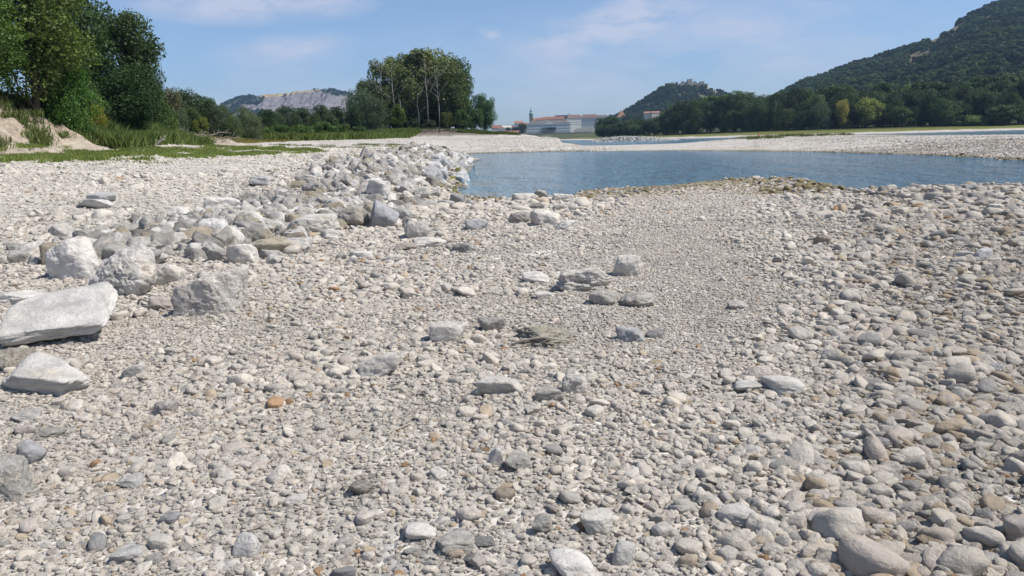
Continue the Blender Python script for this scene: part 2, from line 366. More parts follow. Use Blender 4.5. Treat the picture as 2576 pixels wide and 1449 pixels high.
sp = N(t, 'ShaderNodeSeparateColor'); L(t, vo, 'Color', sp, 0); sp2 = N(t, 'ShaderNodeSeparateColor'); L(t, vo2, 'Color', sp2, 0)
ra = N(t, 'ShaderNodeMapRange', i_1=0, i_2=1, i_3=0.72, i_4=1.25); L(t, sp, 0, ra, 0)
rb = N(t, 'ShaderNodeMapRange', i_1=0, i_2=1, i_3=0.80, i_4=1.18); L(t, sp2, 0, rb, 0)
nn = N(t, 'ShaderNodeTexNoise', i_Scale=0.35, i_Detail=8.0, i_Roughness=0.7); L(t, tc, 'Object', nn, 'Vector')
rc = N(t, 'ShaderNodeMapRange', i_1=0.3, i_2=0.7, i_3=0.84, i_4=1.14); L(t, nn, 'Fac', rc, 0)
m1 = N(t, 'ShaderNodeMath', operation='MULTIPLY'); L(t, ra, 0, m1, 0); L(t, rb, 0, m1, 1)
m2 = N(t, 'ShaderNodeMath', operation='MULTIPLY'); L(t, m1, 0, m2, 0); L(t, rc, 0, m2, 1)
cs = N(t, 'ShaderNodeVectorMath', operation='SCALE'); L(t, vc, 'Color', cs, 0); L(t, m2, 0, cs, 'Scale'); L(t, cs, 0, p, 'Base Color')
bb = N(t, 'ShaderNodeBump', i_Strength=0.8, i_Distance=0.02); bb.invert = True; L(t, vo, 'Distance', bb, 'Height')
bc = N(t, 'ShaderNodeBump', i_Strength=0.9, i_Distance=0.12); bc.invert = True; L(t, vo2, 'Distance', bc, 'Height'); L(t, bb, 0, bc, 'Normal')
L(t, bc, 0, p, 'Normal'); me.materials.append(m)
obj('ground', me, kind='structure')

# ------------------------------------------------------------------ water
m, t, p, o = mat('river_water')
p.inputs['Base Color'].default_value = (0.11, 0.235, 0.335, 1); p.inputs['Roughness'].default_value = 0.08; p.inputs['IOR'].default_value = 1.33
tc = N(t, 'ShaderNodeTexCoord'); mp = N(t, 'ShaderNodeMapping'); mp.inputs['Scale'].default_value = (1.0, 1.7, 1); L(t, tc, 'Object', mp, 0)
mp.inputs['Rotation'].default_value = (0, 0, R(12))
w1 = N(t, 'ShaderNodeTexNoise', i_Scale=1.5, i_Detail=5.0, i_Roughness=0.6, i_Distortion=0.3); L(t, mp, 0, w1, 'Vector')
w2 = N(t, 'ShaderNodeTexNoise', i_Scale=0.28, i_Detail=2.0); L(t, mp, 0, w2, 'Vector')
b1 = N(t, 'ShaderNodeBump', i_Strength=0.9, i_Distance=0.16); L(t, w1, 'Fac', b1, 'Height')
b3 = N(t, 'ShaderNodeBump', i_Strength=0.6, i_Distance=0.25); L(t, w2, 'Fac', b3, 'Height'); L(t, b1, 0, b3, 'Normal')
mp3 = N(t, 'ShaderNodeMapping'); mp3.inputs['Scale'].default_value = (0.42, 0.15, 1); mp3.inputs['Rotation'].default_value = (0, 0, R(-4)); L(t, tc, 'Object', mp3, 0)
w3 = N(t, 'ShaderNodeTexNoise', i_Scale=1.0, i_Detail=6.0, i_Roughness=0.68); L(t, mp3, 0, w3, 'Vector')
b2 = N(t, 'ShaderNodeBump', i_Strength=1.0, i_Distance=2.4); L(t, w3, 'Fac', b2, 'Height'); L(t, b3, 0, b2, 'Normal')
L(t, b2, 0, p, 'Normal')
an = np.linspace(0, 2 * np.pi, 97)[:-1]; wr = 4190
me = mesh_np('water', [(wr * math.cos(q), wr * math.sin(q), 0) for q in an], [list(range(96))], mats=(m,))
obj('water', me, kind='structure')

# ------------------------------------------------------------------ leaf clouds and trees
def leaf_cloud(rng, cen, rad, n, size, squash=0.85, hollow=0.55, droop=0.0, up=0.35):
    """n small leaf sprays spread through lobes (centres cen, radii rad)"""
    cen = np.asarray(cen, float); rad = np.asarray(rad, float)
    w = rad ** 2; k = rng.choice(len(rad), n, p=w / w.sum())
    d = rng.normal(size=(n, 3)); d /= np.linalg.norm(d, axis=1)[:, None]
    r = hollow + (1 - hollow) * rng.random(n) ** 0.6
    nn_ = pn(d * 2.6 + k[:, None] * 3.1); r = r * (1 + 0.45 * nn_)
    P = cen[k] + d * (rad[k] * r)[:, None] * np.array([1, 1, squash])
    if droop: P[:, 2] -= droop * rad[k] * rng.random(n) ** 2
    nrm = d * 0.7 + rng.normal(size=(n, 3)) * 0.75 + np.array([0, 0, up]); nrm /= np.linalg.norm(nrm, axis=1)[:, None]
    a = np.cross(nrm, rng.normal(size=(n, 3))); a /= np.linalg.norm(a, axis=1)[:, None] + 1e-9
    b = np.cross(nrm, a); s = size * (0.6 + 0.8 * rng.random(n))[:, None]; e = 0.45 + 0.4 * rng.random(n)[:, None]
    V = np.stack([P - a * s, P - b * s * e + nrm * s * .15, P + a * s, P + b * s * e + nrm * s * .15], 1).reshape(-1, 3)
    Fc = np.arange(n * 4).reshape(n, 4)
    return V, Fc
def make_proto(seed, kind, n=9000, leaf=0.016, lobes=46):
    """returns (crown mesh, trunk mesh) for a tree 1 unit tall"""
    rng = np.random.default_rng(seed); 
    rad, zb, dead = {'broad': (.36, .16, 0), 'tall': (.22, .10, 0), 'willow': (.44, .02, 0), 'bush': (.55, .0, 0), 'open': (.34, .18, 1)}[kind]
    C = []; Rd = []
    for i in range(lobes):
        for _ in range(30):
            q = rng.uniform(-1, 1, 3)
            if np.linalg.norm(q) < 1 and np.linalg.norm(q) > (0.35 if kind != 'open' else 0.55): break
        z = zb + (1 - zb) * (0.5 + 0.5 * q[2])
        prof = {'broad': 1.0, 'tall': 1.0, 'willow': 1.0, 'bush': 1.0, 'open': 1.0}[kind]
        lr = {'broad': .125, 'tall': .085, 'willow': .13, 'bush': .18, 'open': .09}[kind] * (0.65 + 0.7 * rng.random())
        x, y = q[0] * (rad - lr * .6) * prof, q[1] * (rad - lr * .6) * prof
        z = min(max(z, zb + lr * .5), 1 - lr * .75)
        C.append((x * (1 + .15 * rng.normal()), y, z)); Rd.append(lr)
    C = np.array(C); Rd = np.array(Rd)
    V, Fc = leaf_cloud(rng, C, Rd, n, leaf, droop=0.9 if kind == 'willow' else 0.15, hollow=0.62)
    crown = mesh_np('crown_' + kind, V, Fc, mats=(M_leaf,))
    mb = MB(); h = 0.62 if kind != 'bush' else .3
    tr = 0.018 if kind != 'bush' else .012
    p0 = [(0, 0, -.03), (0.01 * rng.normal(), 0.01 * rng.normal(), h * .35), (0.03 * rng.normal(), 0.03 * rng.normal(), h * .7), (0.05 * rng.normal(), .05 * rng.normal(), h)]
    mb.tube(p0, [tr * 1.35, tr, tr * .75, tr * .4], 8)
    order = rng.permutation(lobes)[:22 if kind != 'bush' else 9]
    for i in order:
        c = C[i]; f = np.clip(c[2] - .22 - .1 * rng.random(), .05, h) / h
        j = f * 3; k = min(int(j), 2); s0 = np.array(p0[k]) * (1 - (j - k)) + np.array(p0[k + 1]) * (j - k)
        md = (s0 + c) / 2 + np.array([0, 0, -.03]) + .015 * rng.normal(size=3)
        mb.tube([s0, md, c, c + (c - md) * .35], [tr * .5, tr * .34, tr * .18, tr * .06], 5)
    return crown, mb.mesh('trunk_' + kind, M_bark, True)
PROTO = {'broad': [make_proto(1, 'broad'), make_proto(2, 'broad'), make_proto(3, 'broad')],
         'tall': [make_proto(4, 'tall'), make_proto(5, 'tall')],
         'willow': [make_proto(6, 'willow', leaf=.014), make_proto(7, 'willow', leaf=.014)],
         'bush': [make_proto(8, 'bush', 5000, .028, 26), make_proto(9, 'bush', 5000, .028, 26)],
         'open': [make_proto(10, 'open', 9000, .015, 60)],
         'near': [make_proto(21, 'broad', 24000, .010, 60), make_proto(22, 'broad', 24000, .010, 54)],
         'nearopen': [make_proto(23, 'open', 19000, .011, 90)],
         'nearbush': [make_proto(24, 'bush', 14000, .018, 46), make_proto(25, 'bush', 14000, .018, 40)]}
HW = {'broad': .40, 'tall': .255, 'willow': .5, 'bush': .62, 'open': .38, 'near': .40, 'nearopen': .38, 'nearbush': .62}
DK, MID, YG, SIL, BRN = (.028, .05, .018), (.045, .075, .022), (.085, .105, .02), (.085, .105, .06), (.09, .085, .045)
_rt = random.Random(5)
TM = {None: 1.6, 'trees of the riverside forest': 1.7, 'trees around the town': 1.1, 'trees of the wooded island': 2.0}
def tree(u, vtop, wpx, Y, kind, tint, label, cat='tree', name=None, group=None, which=None, sink=0.1, trunkmat=None, zbase=None):
    tint = [c * TM.get(group, 1.6) for c in tint]
    if group == 'trees of the wooded island': wpx *= 1.2
    p = A(u, vtop, Y); x = p[0]; zb = (Zs(x, Y) if zbase is None else zbase) - sink
    H = max(p[2] - zb, .4); Wd = wpx / F * Y
    ps = PROTO[kind]; cm, tm = ps[_rt.randrange(len(ps)) if which is None else which]
    t = empty(name or ('tree' if cat == 'tree' else 'bush'), (x, Y, zb), label, cat, group, _rt.uniform(0, 6.28))
    s = (Wd / (2 * HW[kind]),) * 2 + (H / 0.99,)
    f = _rt.uniform(.88, 1.14) if group != 'trees of the riverside forest' else 2 ** _rt.uniform(-.9, .75)
    obj('trunk', tm, t, scl=s); obj('crown', cm, t, scl=s, tint=[c * f for c in tint])
    return t

# --- left bank, from the frame edge inward
tree(40, -120, 330, 58, 'near', (.062, .085, .022), 'yellow-green broadleaf tree at the far left edge above the sandy bank', which=0)
tree(-60, -20, 240, 54, 'near', (.05, .085, .02), 'green tree cut by the left edge of the photo behind the reeds', which=1)
tree(150, -90, 260, 72, 'near', DK, 'tall dark tree rising behind the yellow-green tree, its top out of frame', which=1)
tree(285, 28, 235, 76, 'nearopen', (.035, .055, .022), 'large dark round-crowned tree with sky showing through its limbs')
tree(345, 100, 110, 78, 'near', DK, 'dark right-hand shoulder tree beside the large round-crowned tree', which=0)
tree(150, 122, 150, 60, 'near', (.05, .105, .02), 'bright green leafy tree overhanging the sandy bank', which=1, sink=1.5)
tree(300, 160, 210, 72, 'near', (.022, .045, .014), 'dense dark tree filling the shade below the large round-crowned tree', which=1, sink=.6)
tree(215, 205, 90, 66, 'nearbush', (.045, .07, .022), 'olive bush in front of the dense dark tree', 'bush')
tree(175, 235, 80, 61, 'nearbush', (.05, .075, .03), 'shaggy bush hanging at the edge of the sandy bank', 'bush')
tree(232, 265, 70, 65, 'nearbush', (.15, .14, .018), 'bush with yellow blossom above the tall grass', 'bush')
tree(375, 215, 110, 84, 'nearbush', (.035, .065, .018), 'dark green bush under the right side of the big trees', 'bush')
tree(410, 285, 80, 86, 'nearbush', (.07, .10, .022), 'light green bush at the foot of the dark trees', 'bush')
tree(118, 195, 70, 60, 'nearbush', (.055, .085, .025), 'small bush left of the shaggy bush on the bank top', 'bush')
# --- trees further along the left shore
mid = [(420, 222, 75, 112, 'broad', BRN, 'brownish dry-crowned tree just past the big dark trees'),
       (470, 224, 85, 122, 'broad', (.035, .055, .025), 'dark round tree, tallest of the group past the brownish tree'),
       (520, 245, 70, 124, 'broad', DK, 'dark tree right of the tallest of the left shore group'),
       (448, 275, 70, 108, 'willow', (.05, .07, .035), 'grey-green willow at the water-meadow edge under the brownish tree'),
       (500, 290, 50, 112, 'bush', YG, 'yellow-green bush in the gap of the left shore trees'),
       (560, 262, 66, 130, 'willow', (.06, .08, .04), 'first soft grey-green willow before the quarry hill'),
       (610, 266, 66, 132, 'willow', SIL, 'pale silver willow below the left end of the quarry hill'),
       (583, 290, 60, 122, 'willow', (.06, .085, .03), 'low green willow between the two grey willows'),
       (640, 285, 56, 125, 'willow', SIL, 'low silver-leaved willow right of the pale silver willow'),
       (668, 275, 60, 150, 'broad', DK, 'first dark tree of the low row in front of the quarry hill'),
       (712, 266, 66, 165, 'broad', (.03, .05, .025), 'second dark tree of the low row in front of the quarry hill'),
       (760, 270, 70, 170, 'broad', (.032, .052, .026), 'third dark tree of the low row in front of the quarry hill'),
       (806, 264, 60, 172, 'broad', (.035, .055, .026), 'fourth dark tree of the low row in front of the quarry hill'),
       (846, 268, 60, 175, 'broad', (.032, .05, .026), 'fifth dark tree of the low row, under the grey cliff'),
       (884, 262, 60, 178, 'broad', (.03, .05, .024), 'sixth dark tree of the low row, beside the island willow')]
for u, vt, w, Y, k, c, lab in mid: tree(u, vt, w, Y, k, c, lab, group='trees along the left shore')
for u_, vt_, w_, Y_, k_, c_, l_ in [(435, 238, 70, 118, 'broad', (.05, .065, .03), 'olive tree between the brownish tree and the tallest of the left shore'), (495, 236, 70, 126, 'broad', (.04, .06, .03), 'dark tree right behind the tallest of the left shore group'),
        (540, 258, 60, 122, 'willow', (.06, .08, .04), 'grey-green willow in front of the dark tree of the left shore'), (475, 268, 60, 113, 'broad', (.045, .065, .025), 'green tree low between the left shore willows'),
        (395, 250, 60, 100, 'broad', BRN, 'brownish bushy tree touching the big dark trees'), (628, 278, 56, 136, 'broad', (.05, .07, .03), 'green tree between the silver willows'),
        (690, 280, 60, 158, 'willow', (.05, .07, .035), 'grey willow in front of the low dark row, left'), (735, 282, 60, 160, 'willow', (.045, .065, .035), 'grey willow in front of the low dark row, middle'),
        (785, 284, 60, 162, 'willow', (.05, .07, .03), 'grey willow in front of the low dark row, right'), (830, 286, 50, 164, 'broad', (.05, .07, .03), 'small green tree under the right end of the quarry hill')]:
    tree(u_, vt_, w_, Y_, k_, c_, l_, group='trees along the left shore')
bsh = [(600, 318, 70, 134, MID, 'green bush at the left end of the reed thicket'), (650, 312, 90, 136, (.05, .09, .02), 'broad green bush in the left half of the thicket'),
       (705, 314, 80, 140, MID, 'rounded green bush in the middle of the thicket'), (758, 310, 90, 142, (.06, .095, .025), 'yellowish green bush in the middle of the thicket'),
       (812, 306, 80, 146, MID, 'green bush in the right half of the thicket'), (858, 312, 70, 150, (.05, .08, .022), 'green bush close to the island trees'),
       (905, 318, 60, 158, MID, 'small bush at the left foot of the island trees'), (948, 322, 50, 166, (.07, .09, .03), 'small yellowish bush in front of the island trees')]
for u, vt, w, Y, c, lab in bsh: tree(u, vt, w, Y, 'bush', c, lab, 'bush', group='bushes of the reed thicket')
# --- wooded island in the middle
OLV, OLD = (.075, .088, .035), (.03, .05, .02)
isl = [(905, 222, 90, 195, 'willow', (.05, .07, .04), 'soft grey-green willow at the left side of the island clump'),
       (945, 240, 70, 192, 'willow', (.045, .062, .035), 'second grey-green willow of the island clump, partly behind the first'),
       (958, 150, 110, 205, 'open', OLV, 'open-crowned poplar with bare pale branches at upper left of the island clump'),
       (1000, 138, 110, 210, 'open', (.05, .07, .03), 'tall poplar behind the open-crowned one on the island'),
       (1045, 130, 110, 206, 'tall', OLV, 'olive poplar in the middle of the island clump'),
       (1085, 124, 110, 208, 'broad', (.085, .095, .04), 'tallest olive-topped poplar of the island clump'),
       (1122, 138, 100, 204, 'broad', (.07, .082, .035), 'broad olive poplar right of the tallest on the island'),
       (1150, 148, 80, 210, 'broad', OLD, 'dark tree at the right shoulder of the island clump'),
       (1152, 205, 66, 202, 'broad', (.035, .055, .02), 'lower dark tree on the right of the island clump'),
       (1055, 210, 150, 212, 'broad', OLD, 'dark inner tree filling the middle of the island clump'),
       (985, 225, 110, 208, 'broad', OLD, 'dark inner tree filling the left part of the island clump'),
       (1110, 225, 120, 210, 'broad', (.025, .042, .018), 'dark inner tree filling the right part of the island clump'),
       (925, 200, 70, 200, 'broad', (.04, .06, .03), 'grey-green tree filling the left flank of the island clump'),
       (1030, 160, 90, 203, 'broad', (.06, .075, .03), 'olive tree behind the pale trunks of the island'),
       (1140, 172, 70, 201, 'broad', (.05, .065, .025), 'olive green tree low on the right of the island clump'),
       (1216, 234, 62, 205, 'near', (.03, .06, .022), 'separate dark green tree standing right of the island clump'),
       (1190, 262, 56, 200, 'bush', (.028, .05, .02), 'low dark bush between the clump and the separate tree')]
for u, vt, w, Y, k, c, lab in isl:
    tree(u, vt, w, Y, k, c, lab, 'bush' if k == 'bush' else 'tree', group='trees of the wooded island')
for u, vt, w, c, lab in [(960, 292, 60, (.03, .05, .018), 'dark bush at the left foot of the island clump'), (1000, 262, 50, (.06, .095, .015), 'yellow-green young tree in front of the island clump'),
                         (1035, 296, 50, OLD, 'dark bush under the pale trunks of the island'), (1125, 282, 50, (.06, .07, .025), 'olive bush right of the pale trunks of the island'),
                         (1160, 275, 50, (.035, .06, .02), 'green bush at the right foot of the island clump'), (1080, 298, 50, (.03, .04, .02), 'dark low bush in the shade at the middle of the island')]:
    tree(u, vt, w, 197, 'bush', c, lab, 'bush', group='bushes at the foot of the island trees')
# bare pale trunks standing in front of the clump
rg = np.random.default_rng(77)
for u, vt, w, lab in [(1008, 250, 3, 'slender bare white trunk, leftmost in front of the island trees'), (1050, 235, 3, 'pale bare trunk second from the left before the island trees'),
                      (1070, 160, 4, 'tallest pale bare trunk in the middle of the island clump'), (1100, 190, 4, 'pale bare trunk rightmost of the island clump'),
                      (955, 150, 4, 'dead whitish treetop sticking out at upper left of the island clump'), (985, 165, 4, 'dead pale branching tree beside the whitish treetop')]:
    Y = 196.0 if u > 1000 else 199.0; top = A(u, vt, Y); b0 = Zs(top[0], Y); mb = MB(); H = top[2] - b0; rr_ = w / F * Y * .30
    mb.tube([(0, 0, -.3), (.1, 0, H * .4), (-.15, .1, H * .75), (0, 0, H)], [rr_, rr_ * .8, rr_ * .5, rr_ * .12], 7)
    for k in range(16 if vt < 200 else 5):
        z = H * rg.uniform(.45, .95); d = rg.normal(size=2) * np.array([1, .6]); l = rg.uniform(1.2, 3.2) * (1.3 if u < 990 else 1)
        mb.tube([(0, 0, z), (d[0] * .4 * l, d[1] * .4 * l, z + l * .5), (d[0] * l, d[1] * l, z + l * 1.3)], [rr_ * .4, rr_ * .25, rr_ * .05], 4)
    o = obj('bare_tree', mb.mesh('bare_tree', M_pale, True), loc=(top[0], Y, b0), label=lab, category='bare tree', group='bare pale trunks on the island')

# --- riverside forest across the water on the right
rf = random.Random(9)
def shoreY(u):
    return float(np.interp(u, [1480, 1500, 1560, 1650, 1760, 2000, 2300, 2576, 2800], [700, 640, 560, 500, 450, 380, 372, 350, 345]))
def topV(u):
    return float(np.interp(u, [1480, 1520, 1580, 1640, 1680, 1750, 1800, 1900, 2000, 2100, 2200, 2300, 2400, 2500, 2576, 2700],
                              [320, 300, 296, 292, 268, 240, 236, 232, 226, 222, 218, 214, 208, 192, 186, 176]))
marks = [(1738, 300, 50, 'willow', SIL, 'pale silvery bush-like willow low at the left of the far forest'), (1905, 246, 75, 'willow', (.045, .07, .035), 'broad grey-green willow in the far forest below the saddle'),
         (2065, 258, 60, 'willow', (.05, .065, .04), 'grey willow left of the yellowish crown in the far forest'), (2122, 250, 44, 'broad', (.12, .105, .03), 'autumn-yellow crown in the middle of the far forest'),
         (2185, 246, 80, 'broad', (.09, .10, .03), 'broad yellow-green crown right of the autumn-yellow one'), (2085, 302, 40, 'willow', (.10, .11, .05), 'small pale olive tree at the forest edge'),
         (2132, 300, 26, 'bush', (.16, .15, .03), 'small bright yellow bush at the forest edge'), (2260, 268, 70, 'broad', (.05, .07, .03), 'rounded olive tree at the forest edge right of centre'),
         (2392, 262, 70, 'willow', (.06, .08, .035), 'olive willow low in the right part of the far forest'), (2440, 290, 90, 'bush', (.055, .08, .03), 'wide olive thicket at the forest edge near the right'),
         (2530, 262, 90, 'broad', (.055, .075, .035), 'grey-green rounded tree near the right edge of the photo')]
for u, vt, w, k, c, lab in marks: tree(u, vt, w, shoreY(u) + 4, k, c, lab, 'bush' if k == 'bush' else 'tree', group='trees of the riverside forest')
ordn = ['first', 'second', 'third', 'fourth', 'fifth', 'sixth', 'seventh', 'eighth', 'ninth', 'tenth']
def forest_label(u, row, cnt={}):
    ms = [(m_[0], m_[5]) for m_ in marks]; l = [m_ for m_ in ms if m_[0] < u]; 
    base = l[-1][1] if l else 'left tip of the far forest by the river'
    base = {0: 'left tip of the far riverside forest'}.get(len(l), base)
    short = base if not l else ' '.join(base.replace('bush-like ', '').split(' ')[:3])
    k = (short, row); cnt[k] = cnt.get(k, 0) + 1
    adj = {0: 'low front', 1: 'dark', 2: 'tall back'}[row]
    n = ordn[min(cnt[k] - 1, 9)]
    return f'{n} {adj} forest tree right of the {short}' if l else f'{n} {adj} tree counted from the left tip of the riverside forest'
for row, step in ((2, 34), (1, 30), (0, 30)):
    u = 1490.0
    while u < 2660:
        u += step * rf.uniform(.75, 1.3) * (.75 if u < 1700 else 1)
        sy = shoreY(u) + (8, 16, 34)[row] + rf.uniform(-3, 4); hz = 349 - .028 * (u - 1288); tv = topV(u)
        vt = (hz + (tv - hz) * (.5 + .25 * rf.random()), tv + rf.uniform(4, 26), tv + rf.uniform(-7, 10))[row]
        kind = rf.choice([('willow', 'bush', 'broad'), ('broad', 'broad', 'willow'), ('broad', 'tall', 'broad')][row])
        wd = step * (1.7, 2.0, 2.1)[row] * rf.uniform(.85, 1.2) * (.7 if u < 1700 else 1)
        c = [(.03, .05, .018), (.03, .045, .02), (.038, .062, .018)][row]
        if rf.random() < .25: c = (.045, .06, .028)
        tree(u, vt, wd, sy, kind, c, forest_label(u, row), 'tree', group='trees of the riverside forest')
# --- town trees
for u, vt, w, Y, lab in [(1262, 330, 22, 1040, 'leftmost dark tree on the town quay'), (1280, 320, 26, 1050, 'dark tree below the red-roofed houses at left'), (1298, 318, 26, 1045, 'dark tree left of the long white building'),
                         (1314, 309, 26, 1070, 'tall dark tree touching the left end of the long white building'), (1288, 333, 20, 1030, 'small tree behind the low quay shed'),
                         (1512, 300, 30, 1090, 'dark tree right of the second white building'), (1530, 293, 30, 1120, 'tree beside the brown pyramid-roofed tower'), (1550, 300, 26, 1060, 'tree in front of the pyramid-roofed tower'),
                         (1575, 288, 34, 1150, 'tree right of the pyramid-roofed tower'), (1605, 290, 36, 1120, 'tree left of the house with the orange roof'), (1655, 292, 36, 1080, 'tree right of the house with the orange roof')]:
    tree(u, vt, w, Y, 'broad', (.03, .05, .025), lab, group='trees around the town')

# ------------------------------------------------------------------ hills
M_hill = flat('hill_soil', (.05, .06, .03), .95, .3, .02)
def hill(name, prof, D, y0, back, rough=2.0, nA=260, nT=90, seed=0.0):
    pu = np.array([q[0] for q in prof], float); pv = np.array([q[1] for q in prof], float)
    us = np.linspace(pu[0], pu[-1], nA); vs = np.interp(us, pu, pv)
    T = np.concatenate([np.linspace(0, 1, nT), 1 + np.linspace(0, 1, 24)[1:]])
    V = []; 
    pts = np.array([A(a_, b_, D) for a_, b_ in zip(us, vs)])
    ax = pts[:, 0] / D; rz = pts[:, 2]
    for t_ in T:
        Y = y0 + (D - y0) * t_ if t_ <= 1 else D + back * (t_ - 1)
        s = t_ ** 1.15 if t_ <= 1 else 1 - sst(0, 1, t_ - 1) * .7
        x = ax * Y; z = 3 + (rz - 3) * s
        z = z + rough * n2(x, np.full_like(x, Y), 60, seed, 4) * min(1, t_ * 3) * (1 - math.exp(-((t_ - 1) / .04) ** 2))
        V.append(np.stack([x, np.full_like(x, Y), z], 1))
    V = np.array(V); nt_ = len(T); ii, jj = np.meshgrid(np.arange(nt_ - 1), np.arange(nA - 1), indexing='ij')
    a = ii * nA + jj; Fc = np.stack([a, a + 1, a + nA + 1, a + nA], -1).reshape(-1, 4)
    return V, mesh_np(name, V.reshape(-1, 3), Fc, smooth=True)
def bil(V, fi, fj):
    i = np.clip(fi.astype(int), 0, V.shape[0] - 2); j = np.clip(fj.astype(int), 0, V.shape[1] - 2); a = (fi - i)[:, None]; b = (fj - j)[:, None]
    return V[i, j] * (1 - a) * (1 - b) + V[i + 1, j] * a * (1 - b) + V[i, j + 1] * (1 - a) * b + V[i + 1, j + 1] * a * b
def blobs(u, v, L_):
    m_ = np.zeros(len(u))
    for cu, cv, ru, rv, sl_ in L_:
        m_ = np.maximum(m_, 1 - np.hypot((u - cu) / ru, (v - cv - sl_ * (u - cu)) / rv))
    return m_
right_prof = [(1880, 285), (1930, 262), (1975, 236), (2020, 212), (2090, 188), (2150, 166), (2220, 145), (2300, 121), (2360, 95), (2400, 68), (2450, 38), (2500, 15), (2576, -4), (2700, -40), (2900, -75), (3100, -60)]
castle_prof = [(1530, 300), (1562, 290), (1600, 268), (1640, 241), (1668, 222), (1690, 219), (1735, 217), (1780, 217), (1805, 231), (1830, 243), (1900, 262), (2020, 290)]
quarry_prof = [(520, 300), (565, 259), (600, 246), (660, 239), (700, 235), (760, 228), (800, 224), (830, 225), (870, 235), (900, 243), (960, 264), (1020, 300)]
BARE_R = [(2400, 78, 44, 13, -.35), (2350, 100, 26, 20, -.3), (2310, 146, 44, 14, -.2), (2300, 168, 36, 11, .2), (2480, 52, 34, 11, .1), (2460, 84, 22, 8, 0)]
BARE_Q = [(770, 262, 130, 46, .05), (850, 260, 50, 30, .5), (690, 262, 60, 16, -.2), (700, 236, 70, 8, -.12), (630, 268, 30, 12, 0)]
Vr, me_r = hill('forested_hill', right_prof, 1300, 480, 500, 5.0, seed=3.0)
Vc, me_c = hill('castle_hill', castle_prof, 1600, 1250, 250, 3.0, seed=5.0)
Vq, me_q = hill('quarry_hill', quarry_prof, 2800, 2300, 500, 4.0, 300, 160, seed=7.0)
# craggy quarry face
q = Vq.reshape(-1, 3); uq, vq = proj(q); mq = blobs(uq, vq, BARE_Q)
rg_ = sst(0.0, .25, mq)
q[:, 1] += rg_ * (30 * fbm(np.stack([q[:, 0] / 55, q[:, 2] / 120, q[:, 1] / 300], 1), 5) + 14 * np.abs(pn(np.stack([q[:, 0] / 22, q[:, 2] / 60, q[:, 0] * 0], 1))))
me_q.vertices.foreach_set('co', q.astype(np.float32).ravel()); me_q.update()
def paint(me_, V, L_, bare, alt=None):
    P = V.reshape(-1, 3); u, v = proj(P); m_ = blobs(u, v, L_); n_ = n2(P[:, 0], P[:, 1] + P[:, 2] * 2, 40, 8.0, 4)
    k = sst(0.05, .3, m_ + .35 * n_)[:, None]; c = np.array([.04, .055, .025]) * (1 - k) + np.array(bare) * k
    if alt is not None:
        k2 = sst(.1, .35, blobs(u, v, alt[1]))[:, None]; c = c * (1 - k2) + np.array(alt[0]) * k2
    at_ = me_.color_attributes.new('hill_colour', 'FLOAT_COLOR', 'POINT')
    at_.data.foreach_set('color', np.concatenate([c, np.ones((len(c), 1))], 1).astype(np.float32).ravel())
    return k[:, 0]
kr = paint(me_r, Vr, BARE_R, (.22, .17, .10)); kc = paint(me_c, Vc, [(1790, 226, 26, 8, .55), (1725, 215, 62, 7, 0)], (.34, .29, .22))
kq = paint(me_q, Vq, BARE_Q, (.21, .19, .195), ((.33, .26, .15), [(705, 236, 66, 8, -.10), (770, 229, 40, 5, -.1)]))
m, t, p, o = mat('hill_surface'); p.inputs['Roughness'].default_value = .95; p.inputs['Specular IOR Level'].default_value = .1
vc = N(t, 'ShaderNodeVertexColor', layer_name='hill_colour'); tc = N(t, 'ShaderNodeTexCoord')
nn = N(t, 'ShaderNodeTexNoise', i_Scale=.03, i_Detail=9.0, i_Roughness=.7); L(t, tc, 'Object', nn, 'Vector')
rc = N(t, 'ShaderNodeMapRange', i_1=.3, i_2=.7, i_3=.6, i_4=1.35); L(t, nn, 'Fac', rc, 0)
cs = N(t, 'ShaderNodeVectorMath', operation='SCALE'); L(t, vc, 'Color', cs, 0); L(t, rc, 0, cs, 'Scale'); L(t, cs, 0, p, 'Base Color')
bp = N(t, 'ShaderNodeBump', i_Strength=.9, i_Distance=8.0); L(t, nn, 'Fac', bp, 'Height'); L(t, bp, 0, p, 'Normal')
for nm, me_ in (('forested_hill', me_r), ('castle_hill', me_c), ('quarry_hill', me_q)):
    me_.materials.append(m); obj(nm, me_, kind='structure')

